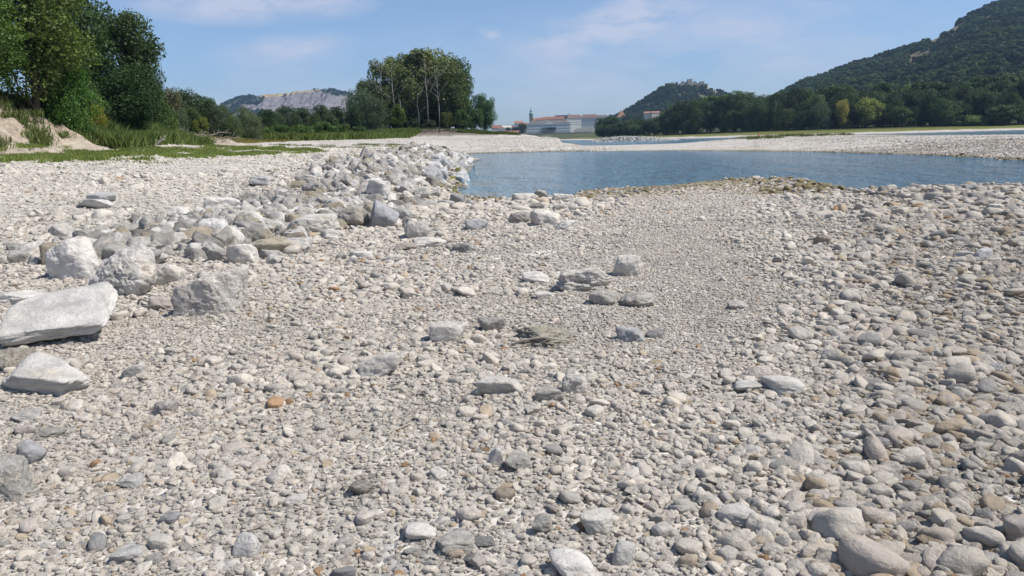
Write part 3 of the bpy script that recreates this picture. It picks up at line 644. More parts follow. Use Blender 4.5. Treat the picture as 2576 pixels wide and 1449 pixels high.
# ------------------------------------------------------------------ instancing by geometry nodes (only for what nobody could count)
def scatter(name, P, rot, scl, tint, idx, coll, **props):
    n = len(P); me_ = bpy.data.meshes.new(name); me_.vertices.add(n); me_.vertices.foreach_set('co', np.asarray(P, np.float32).ravel())
    for an_, d in (('rot', rot), ('scl', scl), ('tint', tint)):
        at_ = me_.attributes.new(an_, 'FLOAT_VECTOR', 'POINT'); at_.data.foreach_set('vector', np.asarray(d, np.float32).ravel())
    at_ = me_.attributes.new('idx', 'INT', 'POINT'); at_.data.foreach_set('value', np.asarray(idx, np.int32))
    me_.update(); o_ = obj(name, me_, **props)
    g = bpy.data.node_groups.new(name, 'GeometryNodeTree')
    g.interface.new_socket('Geometry', in_out='INPUT', socket_type='NodeSocketGeometry')
    g.interface.new_socket('Geometry', in_out='OUTPUT', socket_type='NodeSocketGeometry')
    gi = g.nodes.new('NodeGroupInput'); go = g.nodes.new('NodeGroupOutput'); ci = g.nodes.new('GeometryNodeCollectionInfo')
    ci.inputs[0].default_value = coll; ci.inputs[1].default_value = True; ci.inputs[2].default_value = True
    ip = g.nodes.new('GeometryNodeInstanceOnPoints'); ip.inputs['Pick Instance'].default_value = True
    def na(nm, ty):
        x_ = g.nodes.new('GeometryNodeInputNamedAttribute'); x_.data_type = ty; x_.inputs[0].default_value = nm; return x_
    er = g.nodes.new('FunctionNodeEulerToRotation')
    L(g, na('rot', 'FLOAT_VECTOR'), 0, er, 0); L(g, er, 0, ip, 'Rotation'); L(g, na('scl', 'FLOAT_VECTOR'), 0, ip, 'Scale')
    L(g, na('idx', 'INT'), 0, ip, 'Instance Index'); L(g, ci, 0, ip, 'Instance'); L(g, gi, 0, ip, 'Points'); L(g, ip, 0, go, 0)
    md = o_.modifiers.new('scatter', 'NODES'); md.node_group = g
    return o_
# hillside woods: crowns of the real trees, repeated
CR = bpy.data.collections.new('tree_crowns')
farP = [make_proto(40 + i, 'broad', 1000, .045, 12) for i in range(4)]
_fc = []
for i, u in enumerate((2660, 2690, 2720, 2750)):   # four real trees at the forest's far right whose crowns are repeated on the hills
    Y = shoreY(u) + 60; p = A(u, 185, Y); zb = Zs(p[0], Y)
    t_ = empty('tree', (p[0], Y, zb), f'{ordn[i]} tree beyond the right end of the riverside forest', 'tree', 'trees of the riverside forest')
    h_ = 18.0; obj('trunk', farP[i][1], t_, scl=(h_, h_, h_)); c_ = obj('crown', farP[i][0], t_, scl=(h_, h_, h_), tint=[.035, .055, .02])
    CR.objects.link(c_)
rg = np.random.default_rng(31)
def woods(V, k, n, hsize, lo, hi, wmul=1.0):
    nt_, na_ = V.shape[:2]; K = k.reshape(nt_, na_)
    fi = rg.random(n) * (nt_ - 1.01); fj = rg.random(n) * (na_ - 1.01)
    P = bil(V, fi, fj); kk = K[fi.astype(int), fj.astype(int)]
    # even density over the surface: weight by cell area
    A_ = np.linalg.norm(np.cross(V[1:, :-1] - V[:-1, :-1], V[:-1, 1:] - V[:-1, :-1]), axis=2); A_ = A_ / np.percentile(A_, 97)
    keep = (rg.random(n) < A_[np.clip(fi.astype(int), 0, nt_ - 2), np.clip(fj.astype(int), 0, na_ - 2)]) & (rg.random(n) > kk * 1.0 - .03)
    P = P[keep]; n = len(P); s = hsize * rg.uniform(.7, 1.35, n) * (1 - .5 * kk[keep])
    P[:, 2] -= s * .25
    nz_ = n2(P[:, 0], P[:, 1], 45, 12.0, 3)
    f = .85 * (1 + .75 * nz_ + .32 * rg.normal(size=n)).clip(.3, 2.4)[:, None]
    warm = rg.random(n)[:, None]
    tint = (np.array([.032, .062, .020]) * (1 - warm) + np.array([.058, .082, .022]) * warm) * f * 1.15
    return P, np.stack([np.zeros(n), np.zeros(n), rg.uniform(0, 6.28, n)], 1), np.stack([s * 1.35 * wmul, s * 1.35 * wmul, s], 1), tint, rg.integers(0, 4, n)
scatter('hillside_forest', *woods(Vr, kr, 60000, 9.5, 0, 1), CR, kind='stuff', label='dense dark forest covering the big hill on the right', category='forest')
scatter('castle_hill_forest', *woods(Vc, kc, 12000, 8.0, 0, 1), CR, kind='stuff', label='forest covering the hill below the castle ruin', category='forest')
scatter('quarry_hill_woods', *woods(Vq, kq, 20000, 9.0, 0, 1, 1.5), CR, kind='stuff', label='woods on the shoulders of the quarry hill', category='forest')

# ------------------------------------------------------------------ stones
def ico(sub):
    import bmesh
    bm = bmesh.new(); bmesh.ops.create_icosphere(bm, subdivisions=sub, radius=1.0)
    bm.verts.ensure_lookup_table()
    V = np.array([v.co[:] for v in bm.verts]); Fc = np.array([[v.index for v in f.verts] for f in bm.faces]); bm.free()
    return V / np.linalg.norm(V, axis=1)[:, None], Fc
ICO = {k: ico(k) for k in (2, 3, 4, 5, 6)}
def rock_mesh(name, seed, sub=4, planes=14, sharp=14, rough=.05, m_=None, pits=0.0, flatz=1.0, smooth=True, strata=0.0):
    """unit rock (bounding box 1 x 1 x 1) cut by random planes, then worn by noise"""
    D, Fc = ICO[sub]; rg = np.random.default_rng(seed)
    n = rg.normal(size=(planes, 3)); n /= np.linalg.norm(n, axis=1)[:, None]
    n = np.concatenate([n, [[1, 0, 0], [-1, 0, 0], [0, 1, 0], [0, -1, 0], [0, 0, 1], [0, 0, -1]] + rg.normal(0, .16, (6, 3))])
    n /= np.linalg.norm(n, axis=1)[:, None]
    c = rg.uniform(.66, 1.14, len(n)); dt = np.maximum(D @ n.T, 0) / c
    r = (dt ** sharp).sum(1) ** (-1.0 / sharp)
    V = D * r[:, None]
    off = rg.uniform(0, 90, 3)
    V = V + D * (rough * 1.6 * fbm(D * 1.4 + off, 2))[:, None]
    V = V + D * (rough * fbm(V * 3.2 + off, 5, g=.58))[:, None]
    if strata:
        V = V + D * (strata * np.abs(pn(np.stack([V[:, 0] * .8, V[:, 1] * .8, V[:, 2] * 7], 1) + off)))[:, None] * -1
    if pits:
        k = fbm(V * 5.0 + off + 40, 3); k2 = fbm(V * 11.0 + off + 20, 2)
        V = V - D * (pits * (sst(.25, .7, k) + .5 * sst(.3, .7, k2)))[:, None]
    lo, hi = V.min(0), V.max(0); V = (V - (lo + hi) / 2) / (hi - lo)
    return mesh_np(name, V, Fc, smooth=smooth, mats=(m_ or M_rock,))
# colours of the stones
PALE, GREY, DGREY, TAN, PINK = (.55, .516, .468), (.45, .427, .397), (.19, .19, .185), (.46, .385, .30), (.50, .45, .41)
BROWN, WHITE, BLUEG = (.25, .19, .13), (.575, .545, .505), (.37, .375, .385)
def stone(u, v, w, h, label, tint=PALE, typ='rock', seed=1, yaw=0.0, tilt=(0, 0), depth=.8, sub=5, name='boulder', cat='boulder', group=None, planes=14, sharp=14, rough=.05, pits=0.0, strata=0.0, flt=0.0, sinkf=.26):
    p = hit(u, v); dist = math.hypot(p[1], CAMZ - p[2]); al = math.atan2(CAMZ - p[2], p[1])
    Wd = w / F * dist; Dp = Wd * depth
    Hh = max((h / F * dist - Dp * math.sin(al) * .75) / math.cos(al), Wd * .27)
    y = p[1] + Dp * .45; x = p[0] * y / p[1]
    zt = Zs(x, y)
    Ht = Hh * (1 + sinkf)
    mm = {'rock': M_rock, 'pit': M_pit, 'cob': M_cob}[typ]
    me_ = rock_mesh(name, seed, sub, planes, sharp, rough, mm, pits, strata=strata)
    o_ = obj(name, me_, loc=(x, y, zt + Hh * .5 - Ht * sinkf * .5 + flt * Hh), rot=(tilt[0], tilt[1], yaw), scl=(Wd, Dp, Ht))
    k_ = .22 if max(tint) < .4 else .1
    o_['tint'] = [(c_ * (1 - k_) + pc_ * k_) * 1.04 for c_, pc_ in zip(tint, PALE)]; o_['label'] = label; o_['category'] = cat
    if group: o_['group'] = group
    return o_
# --- the big named boulders
B = []
def bd(*a, **k): B.append((a[0], a[1], a[4])); return stone(*a, **k)
bd(190, 708, 140, 122, 'large smooth pale boulder, left one of the upright pair at the left of the photo', WHITE, seed=101, planes=7, sharp=7, rough=.04, depth=.8, tilt=(0, .1), sub=6)
bd(322, 752, 176, 150, 'large pitted white boulder with dark holes, right one of the upright pair', WHITE, 'pit', seed=102, planes=9, sharp=9, rough=.07, pits=.09, depth=.75, tilt=(.05, .12), sub=6)
bd(538, 800, 185, 132, 'blocky pitted boulder with a dark gap beneath its right side', PALE, 'pit', seed=103, planes=8, sharp=16, rough=.05, pits=.06, depth=.6, sub=6)
bd(430, 725, 75, 62, 'pale broken rock leaning on the left of the blocky pitted boulder', PALE, seed=104, pits=.03, depth=.7)
bd(168, 880, 262, 96, 'largest flat slab, slanting and light grey, left foreground', (.47, .455, .425), seed=105, planes=8, sharp=20, rough=.035, depth=.85, tilt=(.38, -.12), yaw=.18, strata=.04, sub=6, flt=.42)
bd(128, 1003, 225, 78, 'long flat pale slab lying below the largest slanting slab', (.50, .48, .445), seed=106, planes=9, sharp=18, rough=.035, depth=.6, tilt=(.2, .10), yaw=-.12, strata=.05, sub=6, flt=.0)
bd(28, 942, 105, 78, 'rough tan rock at the left edge between the two slabs', (.45, .41, .34), 'pit', seed=107, rough=.06, pits=.04, depth=.9)
bd(55, 772, 120, 46, 'flat pale stone behind the largest slanting slab', WHITE, seed=108, depth=.9)
bd(20, 1262, 130, 122, 'big sunken rough grey rock cut by the left edge, lower left', (.50, .48, .44), 'pit', seed=109, rough=.06, depth=.9, planes=8, sharp=7, sub=6)
bd(80, 1172, 66, 66, 'smooth blue-grey rounded boulder above the big sunken rock', BLUEG, seed=110, planes=6, sharp=5, rough=.03, tilt=(0, .5))
bd(70, 1066, 80, 42, 'wedge-shaped grey stone left of the tan flat stones, under the long slab', GREY, seed=111)
bd(125, 1110, 76, 34, 'square dull brown-grey stone beside the smooth blue-grey boulder', (.30, .285, .25), seed=112, depth=.7, sharp=18)
bd(340, 960, 64, 44, 'smooth domed grey stone right of the long flat slab', (.36, .345, .32), 'cob', seed=113, planes=4, sharp=4, rough=.02)
bd(408, 790, 62, 42, 'split pinkish stone between the pitted boulder and the blocky one', (.42, .37, .33), seed=114)
bd(614, 668, 76, 56, 'square light grey rock just above the gravel, upper left', PALE, seed=115, depth=.7, sharp=18)
bd(672, 640, 128, 50, 'flat tan pitted rock among the grey ones, upper left', (.42, .37, .28), 'pit', seed=116, pits=.06, depth=.6, tilt=(.1, .2))
bd(748, 642, 74, 46, 'grey rounded-edge rock on the right of the flat tan rock', GREY, seed=117, planes=7)
bd(552, 660, 62, 38, 'small rough grey rock on the left of the square light grey rock', GREY, 'pit', seed=118, pits=.05)
bd(412, 630, 84, 34, 'flat white stone in front of the round pale boulder', WHITE, seed=119, tilt=(.1, .2))
bd(541, 606, 68, 60, 'round pale boulder, upper left beyond the flat tan rock', (.52, .51, .49), seed=120, planes=7, sharp=9)
bd(448, 598, 100, 44, 'broad pale rock left of the round pale boulder', WHITE, seed=121, depth=.8)
bd(560, 548, 96, 50, 'wide white slab behind the round pale boulder', WHITE, seed=122, tilt=(.2, .1))
bd(452, 552, 60, 34, 'small white rock with a shaded hollow left of the wide white slab', WHITE, seed=123)
bd(955, 517, 70, 62, 'tall pale wedge boulder standing up in the middle of the rock groyne', WHITE, seed=124, planes=6, sharp=22, tilt=(.0, .35), depth=.7)
bd(790, 592, 128, 56, 'wide pitted grey-white boulder at the front of the groyne', PALE, 'pit', seed=125, pits=.06, depth=.6)
bd(845, 540, 66, 42, 'hollow white boulder with a dark cavity in the groyne', WHITE, 'pit', seed=126, pits=.12)
bd(884, 576, 72, 56, 'brownish cracked boulder at the front of the groyne', (.30, .275, .235), 'pit', seed=127, pits=.04)
bd(962, 577, 78, 64, 'dark blue-grey smooth boulder leaning in the front of the groyne', (.27, .28, .30), seed=128, planes=7, tilt=(0, .5))
bd(1010, 560, 60, 36, 'dark grey broad rock right of the leaning blue-grey boulder', (.24, .24, .24), seed=129)
bd(1052, 606, 66, 56, 'pale pitted rock standing upright right of the groyne', WHITE, 'pit', seed=130, pits=.07, depth=.6, tilt=(0, -.25))
bd(1080, 628, 92, 34, 'low pale rock at the foot of the upright pitted rock', PALE, seed=131)
bd(1022, 632, 60, 20, 'thin brownish flat rock left of the low pale rock', (.29, .25, .21), seed=132)
bd(700, 590, 66, 36, 'white rock with a rusty stain left of the wide pitted boulder', WHITE, seed=133)
bd(745, 610, 60, 30, 'grey faceted rock under the wide pitted boulder', GREY, seed=134)
bd(1198, 580, 60, 32, 'blue-grey angular rock on its own in the pebbles near the pool', (.30, .31, .33), seed=135)
bd(1306, 566, 56, 36, 'dark brown-grey rock right of the lone angular rock near the pool', (.19, .18, .17), seed=136)
bd(1372, 574, 78, 52, 'large light grey boulder near the head of the pool', PALE, seed=137, planes=7)
bd(1426, 582, 60, 30, 'flat-topped pale rock right of the large light grey boulder', WHITE, seed=138)
bd(1150, 517, 36, 32, 'dark rounded rock standing at the very edge of the water', (.19, .195, .205), seed=139, planes=7)
bd(1176, 505, 30, 20, 'small dark rock half behind the rounded one at the water edge', (.17, .17, .17), seed=140)
bd(1318, 508, 62, 26, 'grey rock, left one of the group at the head of the pool', GREY, seed=141)
bd(1352, 505, 50, 30, 'rough dark-flecked rock in the middle of the group at the head of the pool', (.27, .26, .23), 'pit', seed=142, pits=.05)
bd(1416, 514, 62, 30, 'pale pyramid-shaped rock, right one of the group at the head of the pool', PALE, seed=143, planes=7, sharp=22)
bd(1352, 530, 40, 22, 'small dark rock below the group at the head of the pool', (.2, .19, .17), seed=144)
bd(1162, 641, 52, 26, 'flat dark grey rock lying in the pebbles, centre', (.16, .16, .16), seed=145)
bd(910, 658, 66, 22, 'thin white flat stone left of centre', WHITE, seed=146)
bd(995, 664, 62, 24, 'flat pale stone with a shaded underside next to the thin white one', PALE, seed=147)
bd(1575, 700, 76, 58, 'pale grey boulder with a dark left face, right of centre', PALE, seed=148, planes=8, depth=.7)
bd(1470, 738, 150, 78, 'largest crumbly conglomerate rock, right of centre', (.58, .545, .49), 'pit', seed=149, rough=.09, pits=.05, planes=7, sharp=6, sub=6)
bd(1517, 772, 74, 44, 'rough rock at the lower right of the crumbly conglomerate', (.52, .49, .44), 'pit', seed=150, pits=.03)
bd(1600, 778, 100, 46, 'wide crumbly rock right of the rough one', (.52, .49, .44), 'pit', seed=151, pits=.04)
bd(1352, 712, 78, 30, 'low white rock left of the crumbly conglomerate', WHITE, seed=152, planes=8)
bd(1370, 757, 52, 22, 'flat oval stone standing out below the low white rock', PALE, 'cob', seed=153, planes=4, sharp=5, rough=.02)
bd(1130, 866, 98, 58, 'pale wedge rock with a shaded left face, middle of the photo', PALE, seed=154, planes=5, sharp=24, rough=.03, depth=.6)
bd(1236, 846, 72, 50, 'rough triangular rock right of the pale wedge rock', (.52, .49, .44), 'pit', seed=155, pits=.03)
bd(1370, 878, 150, 68, 'dark mossy tufted rock with a dead stick lying across it', (.40, .37, .30), 'pit', seed=156, rough=.09, pits=.09, sub=6)
bd(1588, 868, 78, 46, 'blue-grey faceted rock right of the mossy rock', (.36, .37, .375), seed=157, planes=9)
bd(1648, 852, 50, 26, 'dark grey rock touching the right of the faceted one', (.19, .19, .195), seed=158)
bd(956, 958, 112, 70, 'large light rock with a shaded left corner, centre left', PALE, seed=159, planes=8, depth=.7)
bd(1258, 1004, 118, 58, 'broad low pale rock, centre of the photo', PALE, seed=160, planes=8, depth=.7)
bd(1380, 1018, 78, 46, 'brown-grey rock right of the broad low pale rock', (.42, .39, .34), seed=161)
bd(1446, 998, 66, 58, 'pale angular rock behind the brown-grey one', PALE, seed=162)
bd(1968, 1006, 102, 54, 'large smooth pale cobble boulder, right half of the photo', (.47, .455, .42), 'cob', seed=163, planes=5, sharp=6, rough=.03)
bd(1878, 996, 70, 30, 'oblong smooth cobble left of the large smooth boulder', (.43, .42, .395), 'cob', seed=164, planes=4, sharp=5, rough=.02)
bd(1305, 1190, 66, 50, 'sharp-edged beige stone, lower centre', (.44, .42, .375), seed=165, planes=9, sharp=22)
bd(1249, 1190, 38, 56, 'upright tablet-shaped pale cobble beside the sharp-edged stone', (.50, .485, .46), 'cob', seed=166, planes=3, sharp=8, rough=.02, tilt=(.3, 0))
bd(1500, 1352, 84, 64, 'large cream wedge stone near the bottom, right of centre', (.50, .475, .43), 'cob', seed=167, planes=6, sharp=8, rough=.03)
bd(2070, 1345, 100, 56, 'rough cracked grey rock near the bottom right', (.40, .385, .36), seed=168, planes=9)
bd(1440, 1470, 110, 78, 'whitest smooth rock cut by the bottom edge of the photo', WHITE, 'cob', seed=169, planes=4, sharp=5, rough=.02)
bd(1152, 1398, 106, 50, 'chipped flat beige rock near the bottom, centre', (.45, .43, .385), seed=170, planes=8, sharp=20)
bd(1062, 1368, 80, 46, 'smooth oval cream cobble near the bottom, centre left', (.53, .51, .475), 'cob', seed=171, planes=3, sharp=4, rough=.015)
bd(622, 1410, 62, 62, 'smooth pear-shaped cobble near the bottom left', (.49, .475, .45), 'cob', seed=172, planes=3, sharp=4, rough=.02)
bd(408, 1392, 66, 44, 'rounded cobble with a rusty brown underside, bottom left', (.50, .47, .42), 'cob', seed=173, planes=4, sharp=5, rough=.02)
bd(332, 1420, 86, 44, 'flat angular plate beside the rusty-bottomed cobble', (.52, .505, .475), seed=174, planes=7, sharp=20, depth=.9)
bd(1860, 1338, 110, 46, 'long low smooth cobble at the lower right', (.42, .40, .37), 'cob', seed=175, planes=4, sharp=5, rough=.03)
bd(2562, 1385, 80, 78, 'big smooth reddish-brown boulder at the right edge, bottom', (.31, .27, .24), 'cob', seed=176, planes=4, sharp=6, rough=.02)
bd(2476, 1449, 90, 44, 'rough grey rock at the bottom right corner', (.40, .39, .37), seed=177)
bd(1570, 1436, 52, 58, 'upright smooth grey cobble at the bottom right of centre', (.42, .41, .385), 'cob', seed=178, planes=3, sharp=4, rough=.02, tilt=(0, .3))
bd(1366, 1350, 54, 56, 'angular olive-grey stone at the bottom centre', (.38, .37, .33), seed=179, planes=9, sharp=22)
bd(910, 1265, 60, 46, 'rough tan-grey stone, lower left of centre', (.41, .38, .34), 'pit', seed=180, pits=.04)
bd(330, 1240, 66, 40, 'angular pale stone pointing right, lower left', (.50, .49, .46), seed=181, planes=6, sharp=20)
bd(420, 1055, 60, 46, 'pinkish beige rough rock, left of centre', (.44, .40, .37), seed=182)
bd(2420, 658, 52, 30, 'smooth white boulder, left one of a touching pair at the right', (.46, .45, .43), 'cob', seed=183, planes=4, sharp=5, rough=.02)
bd(2470, 662, 48, 38, 'smooth grey boulder, right one of a touching pair at the right', (.43, .425, .415), 'cob', seed=184, planes=4, sharp=5, rough=.02)
bd(2500, 545, 50, 30, 'pointed white rock in the cobble ridge at the right', PALE, seed=185, planes=6, sharp=20)
bd(2068, 620, 40, 30, 'brown angular rock in the tan gravel at the right', (.27, .215, .155), seed=186)
bd(2442, 486, 44, 22, 'dark grey rock on the crest near the water at the right', (.22, .22, .225), seed=187)
bd(2090, 690, 50, 26, 'beige rounded stone in the tan gravel below the brown angular rock', (.41, .37, .32), 'cob', seed=188)
bd(2415, 905, 66, 34, 'brown-grey stone in the shaded-looking cobbles at the right', (.33, .29, .24), 'cob', seed=189, planes=5, sharp=6, rough=.03)
bd(2492, 945, 50, 40, 'blue-grey pitted stone right of the brown-grey one', BLUEG, seed=190)
bd(2120, 780, 56, 22, 'pinkish flat stone, right of the fine gravel strip', PINK, 'cob', seed=191, planes=4, sharp=5, rough=.02)
bd(1855, 780, 52, 24, 'low grey angular stone standing alone in the fine gravel strip', GREY, seed=192)
bd(265, 512, 70, 30, 'grey-white rock in the stone plain left of the groyne', (.42, .42, .41), seed=193)
bd(236, 528, 92, 26, 'low wide rock in front of the grey-white one on the stone plain', (.46, .455, .44), seed=194)
bd(660, 470, 60, 24, 'grey low rock at the left shoulder of the groyne', (.33, .335, .34), seed=195)
bd(1100, 472, 30, 14, 'rock covered in green algae at the water edge of the groyne', (.14, .15, .03), seed=196)
# --- prototypes shared by the smaller stones
COB = [rock_mesh('cobble', 300 + i, 3, 3, (3.2, 4, 5)[i % 3], .035, M_cob) for i in range(8)]
ANG = [rock_mesh('rock', 330 + i, 4, 5 + i, 45, .06, M_rock, smooth=False) for i in range(10)]
SM = [rock_mesh('stone', 350 + i, 3, 9, 9, .05, M_cob) for i in range(5)]
rs = np.random.default_rng(2024)
def pick_tint(rs, warm=.12, dark=.12):
    q_ = rs.random()
    c = np.array(PALE if q_ < .45 else GREY if q_ < .60 else (.52, .485, .44) if q_ < .8 else PINK)
    if rs.random() < dark: c = np.array([.26, .255, .25])
    if rs.random() < warm: c = np.array(TAN) * rs.uniform(.7, 1.0)
    return c * rs.uniform(.86, 1.1)
def tone_word(c):
    l = c.mean()
    if c[0] / c[2] > 1.35: return 'tan' if l > .24 else 'brown'
    if c[0] / c[2] > 1.18: return 'beige'
    return 'white' if l > .5 else 'pale grey' if l > .4 else 'grey' if l > .28 else 'dark grey'
SHORT = {}
def shorts():
    cuts = (' with ', ' standing ', ' lying ', ' among ', ' just ', ' beside ', ' right of ', ' left of ', ' in front ', ' behind ', ' at the ', ' on its ', ' on the ', ' near ', ' between ', ' beyond ', ' leaning ', ' half ', ' below ', ' touching ', ' under ', ' pointing ', ' in the ', ' cut ', ' above ')
    full = [q_[2] for q_ in B]; cand = []
    for f in full:
        s_ = f.split(',')[0]; ks = [s_.index(c) for c in cuts if c in s_ and len(s_[:s_.index(c)].split()) > 1]
        cand.append(s_[:min(ks)] if ks else s_)
    for f, c in zip(full, cand):
        if cand.count(c) > 1: c = None
        if c and len(c.split()) <= 6: SHORT[f] = c
shorts(); NL = []
def near_label(u, v, shape, tint):
    best = sorted([q_ for q_ in B if q_[2] in SHORT], key=lambda q_: (q_[0] - u) ** 2 + 2.5 * (q_[1] - v) ** 2)[0]
    dx, dy = u - best[0], v - best[1]
    rel = ('right of' if dx > 0 else 'left of') if abs(dx) > 1.3 * abs(dy) else ('in front of' if dy > 0 else 'behind')
    return f'{tone_word(tint)} {shape} {rel} the {SHORT[best[2]]}', math.hypot(dx, dy)
def number_labels():
    byl = {}
    for o_, lab, d_ in NL: byl.setdefault(lab, []).append((d_, o_))
    nm = ['nearest', 'second', 'third', 'fourth', 'fifth', 'sixth', 'seventh', 'eighth', 'ninth', 'tenth', 'eleventh', 'twelfth', 'thirteenth', 'fourteenth', 'fifteenth', 'sixteenth', 'seventeenth', 'eighteenth', 'nineteenth', 'twentieth', 'twenty-first', 'twenty-second', 'twenty-third', 'twenty-fourth', 'twenty-fifth', 'twenty-sixth', 'twenty-seventh', 'twenty-eighth']
    for lab, lst in byl.items():
        lst.sort(key=lambda q_: q_[0])
        for i, (d_, o_) in enumerate(lst): o_['label'] = lab if len(lst) == 1 else f'{nm[min(i, 27)]} {lab}'
SIZEW = ['', 'smaller ', 'bigger ', 'low ', 'tilted ', 'half-buried ', 'chipped ', 'speckled ']
def add_stone(u, v, wpx, lib, shape, nm, cat, group, tint, rise=.35):
    p = hit(u, v); d = p[1]; Wd = wpx / F * math.hypot(d, CAMZ - p[2]); i = rs.integers(len(lib))
    a_, b_ = Wd, Wd * rs.uniform(.62, .9); c_ = b_ * rs.uniform(.5, .85)
    lab, ld = near_label(u, v, shape, np.array(tint))
    o_ = obj(nm, lib[i], loc=(p[0], d, p[2] + c_ * (rise - .12)), rot=(rs.normal(0, .25), rs.normal(0, .25), rs.uniform(0, 6.28)), scl=(a_, b_, c_))
    o_['tint'] = [float(x) for x in tint]; o_['label'] = lab; o_['category'] = cat; o_['group'] = group; NL.append((o_, lab, ld))
    return o_
taken = [(q_[0], q_[1], 50) for q_ in B]
def free(u, v, r):
    for a_, b_, c_ in taken:
        if (a_ - u) ** 2 + ((b_ - 25 - v) * 1.6) ** 2 < (r + c_) ** 2 * .6: return False
    return True
PC = []      # the cobbles and rocks whose meshes are repeated in the gravel
for i in range(13):          # one cobble or stone of each shape first
    lib = [(COB + SM)[i]]; u = 250 + i * 170 + rs.uniform(-40, 40); v = 1260 + 60 * math.sin(i * 2.1)
    o_ = add_stone(u, v, rs.uniform(44, 60), lib, 'cobble' if i < 8 else 'stone', 'cobble' if i < 8 else 'stone', 'cobble', 'large cobbles in the near gravel', pick_tint(rs))
    PC.append(o_); taken.append((u, v, 24))
def dense(u, v):   # where large cobbles crowd in the photo
    a = .35
    if v > 1000 and 1150 < u < 2250: a = 1.0
    if u > 1900 and v < 1000: a = .8 * (u - 1800) / 700
    if 1450 < u < 1950 and v < 950: a = .03
    if v > 1000 and u < 900: a = .55
    return a
k = 0; tries = 0
while k < 70 and tries < 4000:
    tries += 1; u = rs.uniform(-20, 2600); v = 600 + 860 * rs.random() ** .6
    w = rs.uniform(34, 62) * (.5 + .5 * (v - 400) / 1050)
    if rs.random() > dense(u, v) or not free(u, v, w * .5): continue
    ang = rs.random() < .3
    add_stone(u, v, w, ANG if ang else COB, 'angular stone' if ang else 'rounded cobble', 'rock' if ang else 'cobble', 'stone' if ang else 'cobble', 'large cobbles in the near gravel', pick_tint(rs))
    taken.append((u, v, w * .5)); k += 1
# groyne rocks: along the ridge that runs out to the pool
axis = [(620, 640), (760, 560), (880, 545), (980, 500), (1040, 460), (1090, 440), (1120, 420), (1150, 405), (1175, 398)]
k = 0; tries = 0; PR = []
def groyne_w(u, v): return float(np.interp(v, [395, 430, 480, 560, 640], [17, 26, 40, 58, 70]))
while k < 112 and tries < 20000:
    tries += 1; i = rs.integers(len(axis) - 1); t_ = rs.random(); a0, a1 = axis[i], axis[i + 1]
    sp = np.interp(a0[1], [395, 440, 520, 640], [14, 45, 90, 90])
    u = a0[0] + (a1[0] - a0[0]) * t_ - abs(rs.normal(0, sp * .6)) + .25 * sp; v = a0[1] + (a1[1] - a0[1]) * t_ + rs.normal(0, [30, 8][v < 420] if tries > 1 else 20)
    if v < 386 or v > 690: continue
    w = groyne_w(u, v) * rs.uniform(.65, 1.35)
    if not free(u, v, w * .42): continue
    tint = np.array([(.40, .385, .36), (.47, .45, .42), (.54, .52, .485), (.29, .28, .265), (.36, .32, .27)][rs.choice(5, p=[.28, .3, .2, .14, .08])]) * rs.uniform(.9, 1.1)
    o_ = add_stone(u, v, w, ANG, 'angular rock', 'rock', 'rock', 'rocks of the groyne', tint, .42)
    PR.append(o_); taken.append((u, v, w * .4)); k += 1
for q_ in range(42):         # rocks at the groyne's water side
    y = rs.uniform(26, 69); x = -2.6 - .016 * (y - 29) + rs.normal(-.4, .5); z = Zs(x, y)
    if z < -.05: continue
    s = rs.uniform(.35, .8); tint = np.array([(.42, .42, .42), (.5, .5, .49), (.33, .33, .33)][rs.integers(3)])
    u, v = proj((x, y, z)); i = rs.integers(10)
    o_ = obj('rock', ANG[i], loc=(x, y, z + s * .18), rot=(rs.normal(0, .3), rs.normal(0, .3), rs.uniform(0, 6.28)), scl=(s * 1.2, s, s * .75))
    o_['tint'] = [float(c) for c in tint]; o_['category'] = 'rock'; o_['group'] = 'rocks along the water side of the groyne'
    dn = ['close to the head of the pool', 'a third of the way out', 'about halfway out', 'two thirds of the way out', 'near the far tip'][min(4, int((y - 26) / 8.7))]
    NL.append((o_, f'{tone_word(tint)} rock at the groyne water edge, {dn}', y))
number_labels()
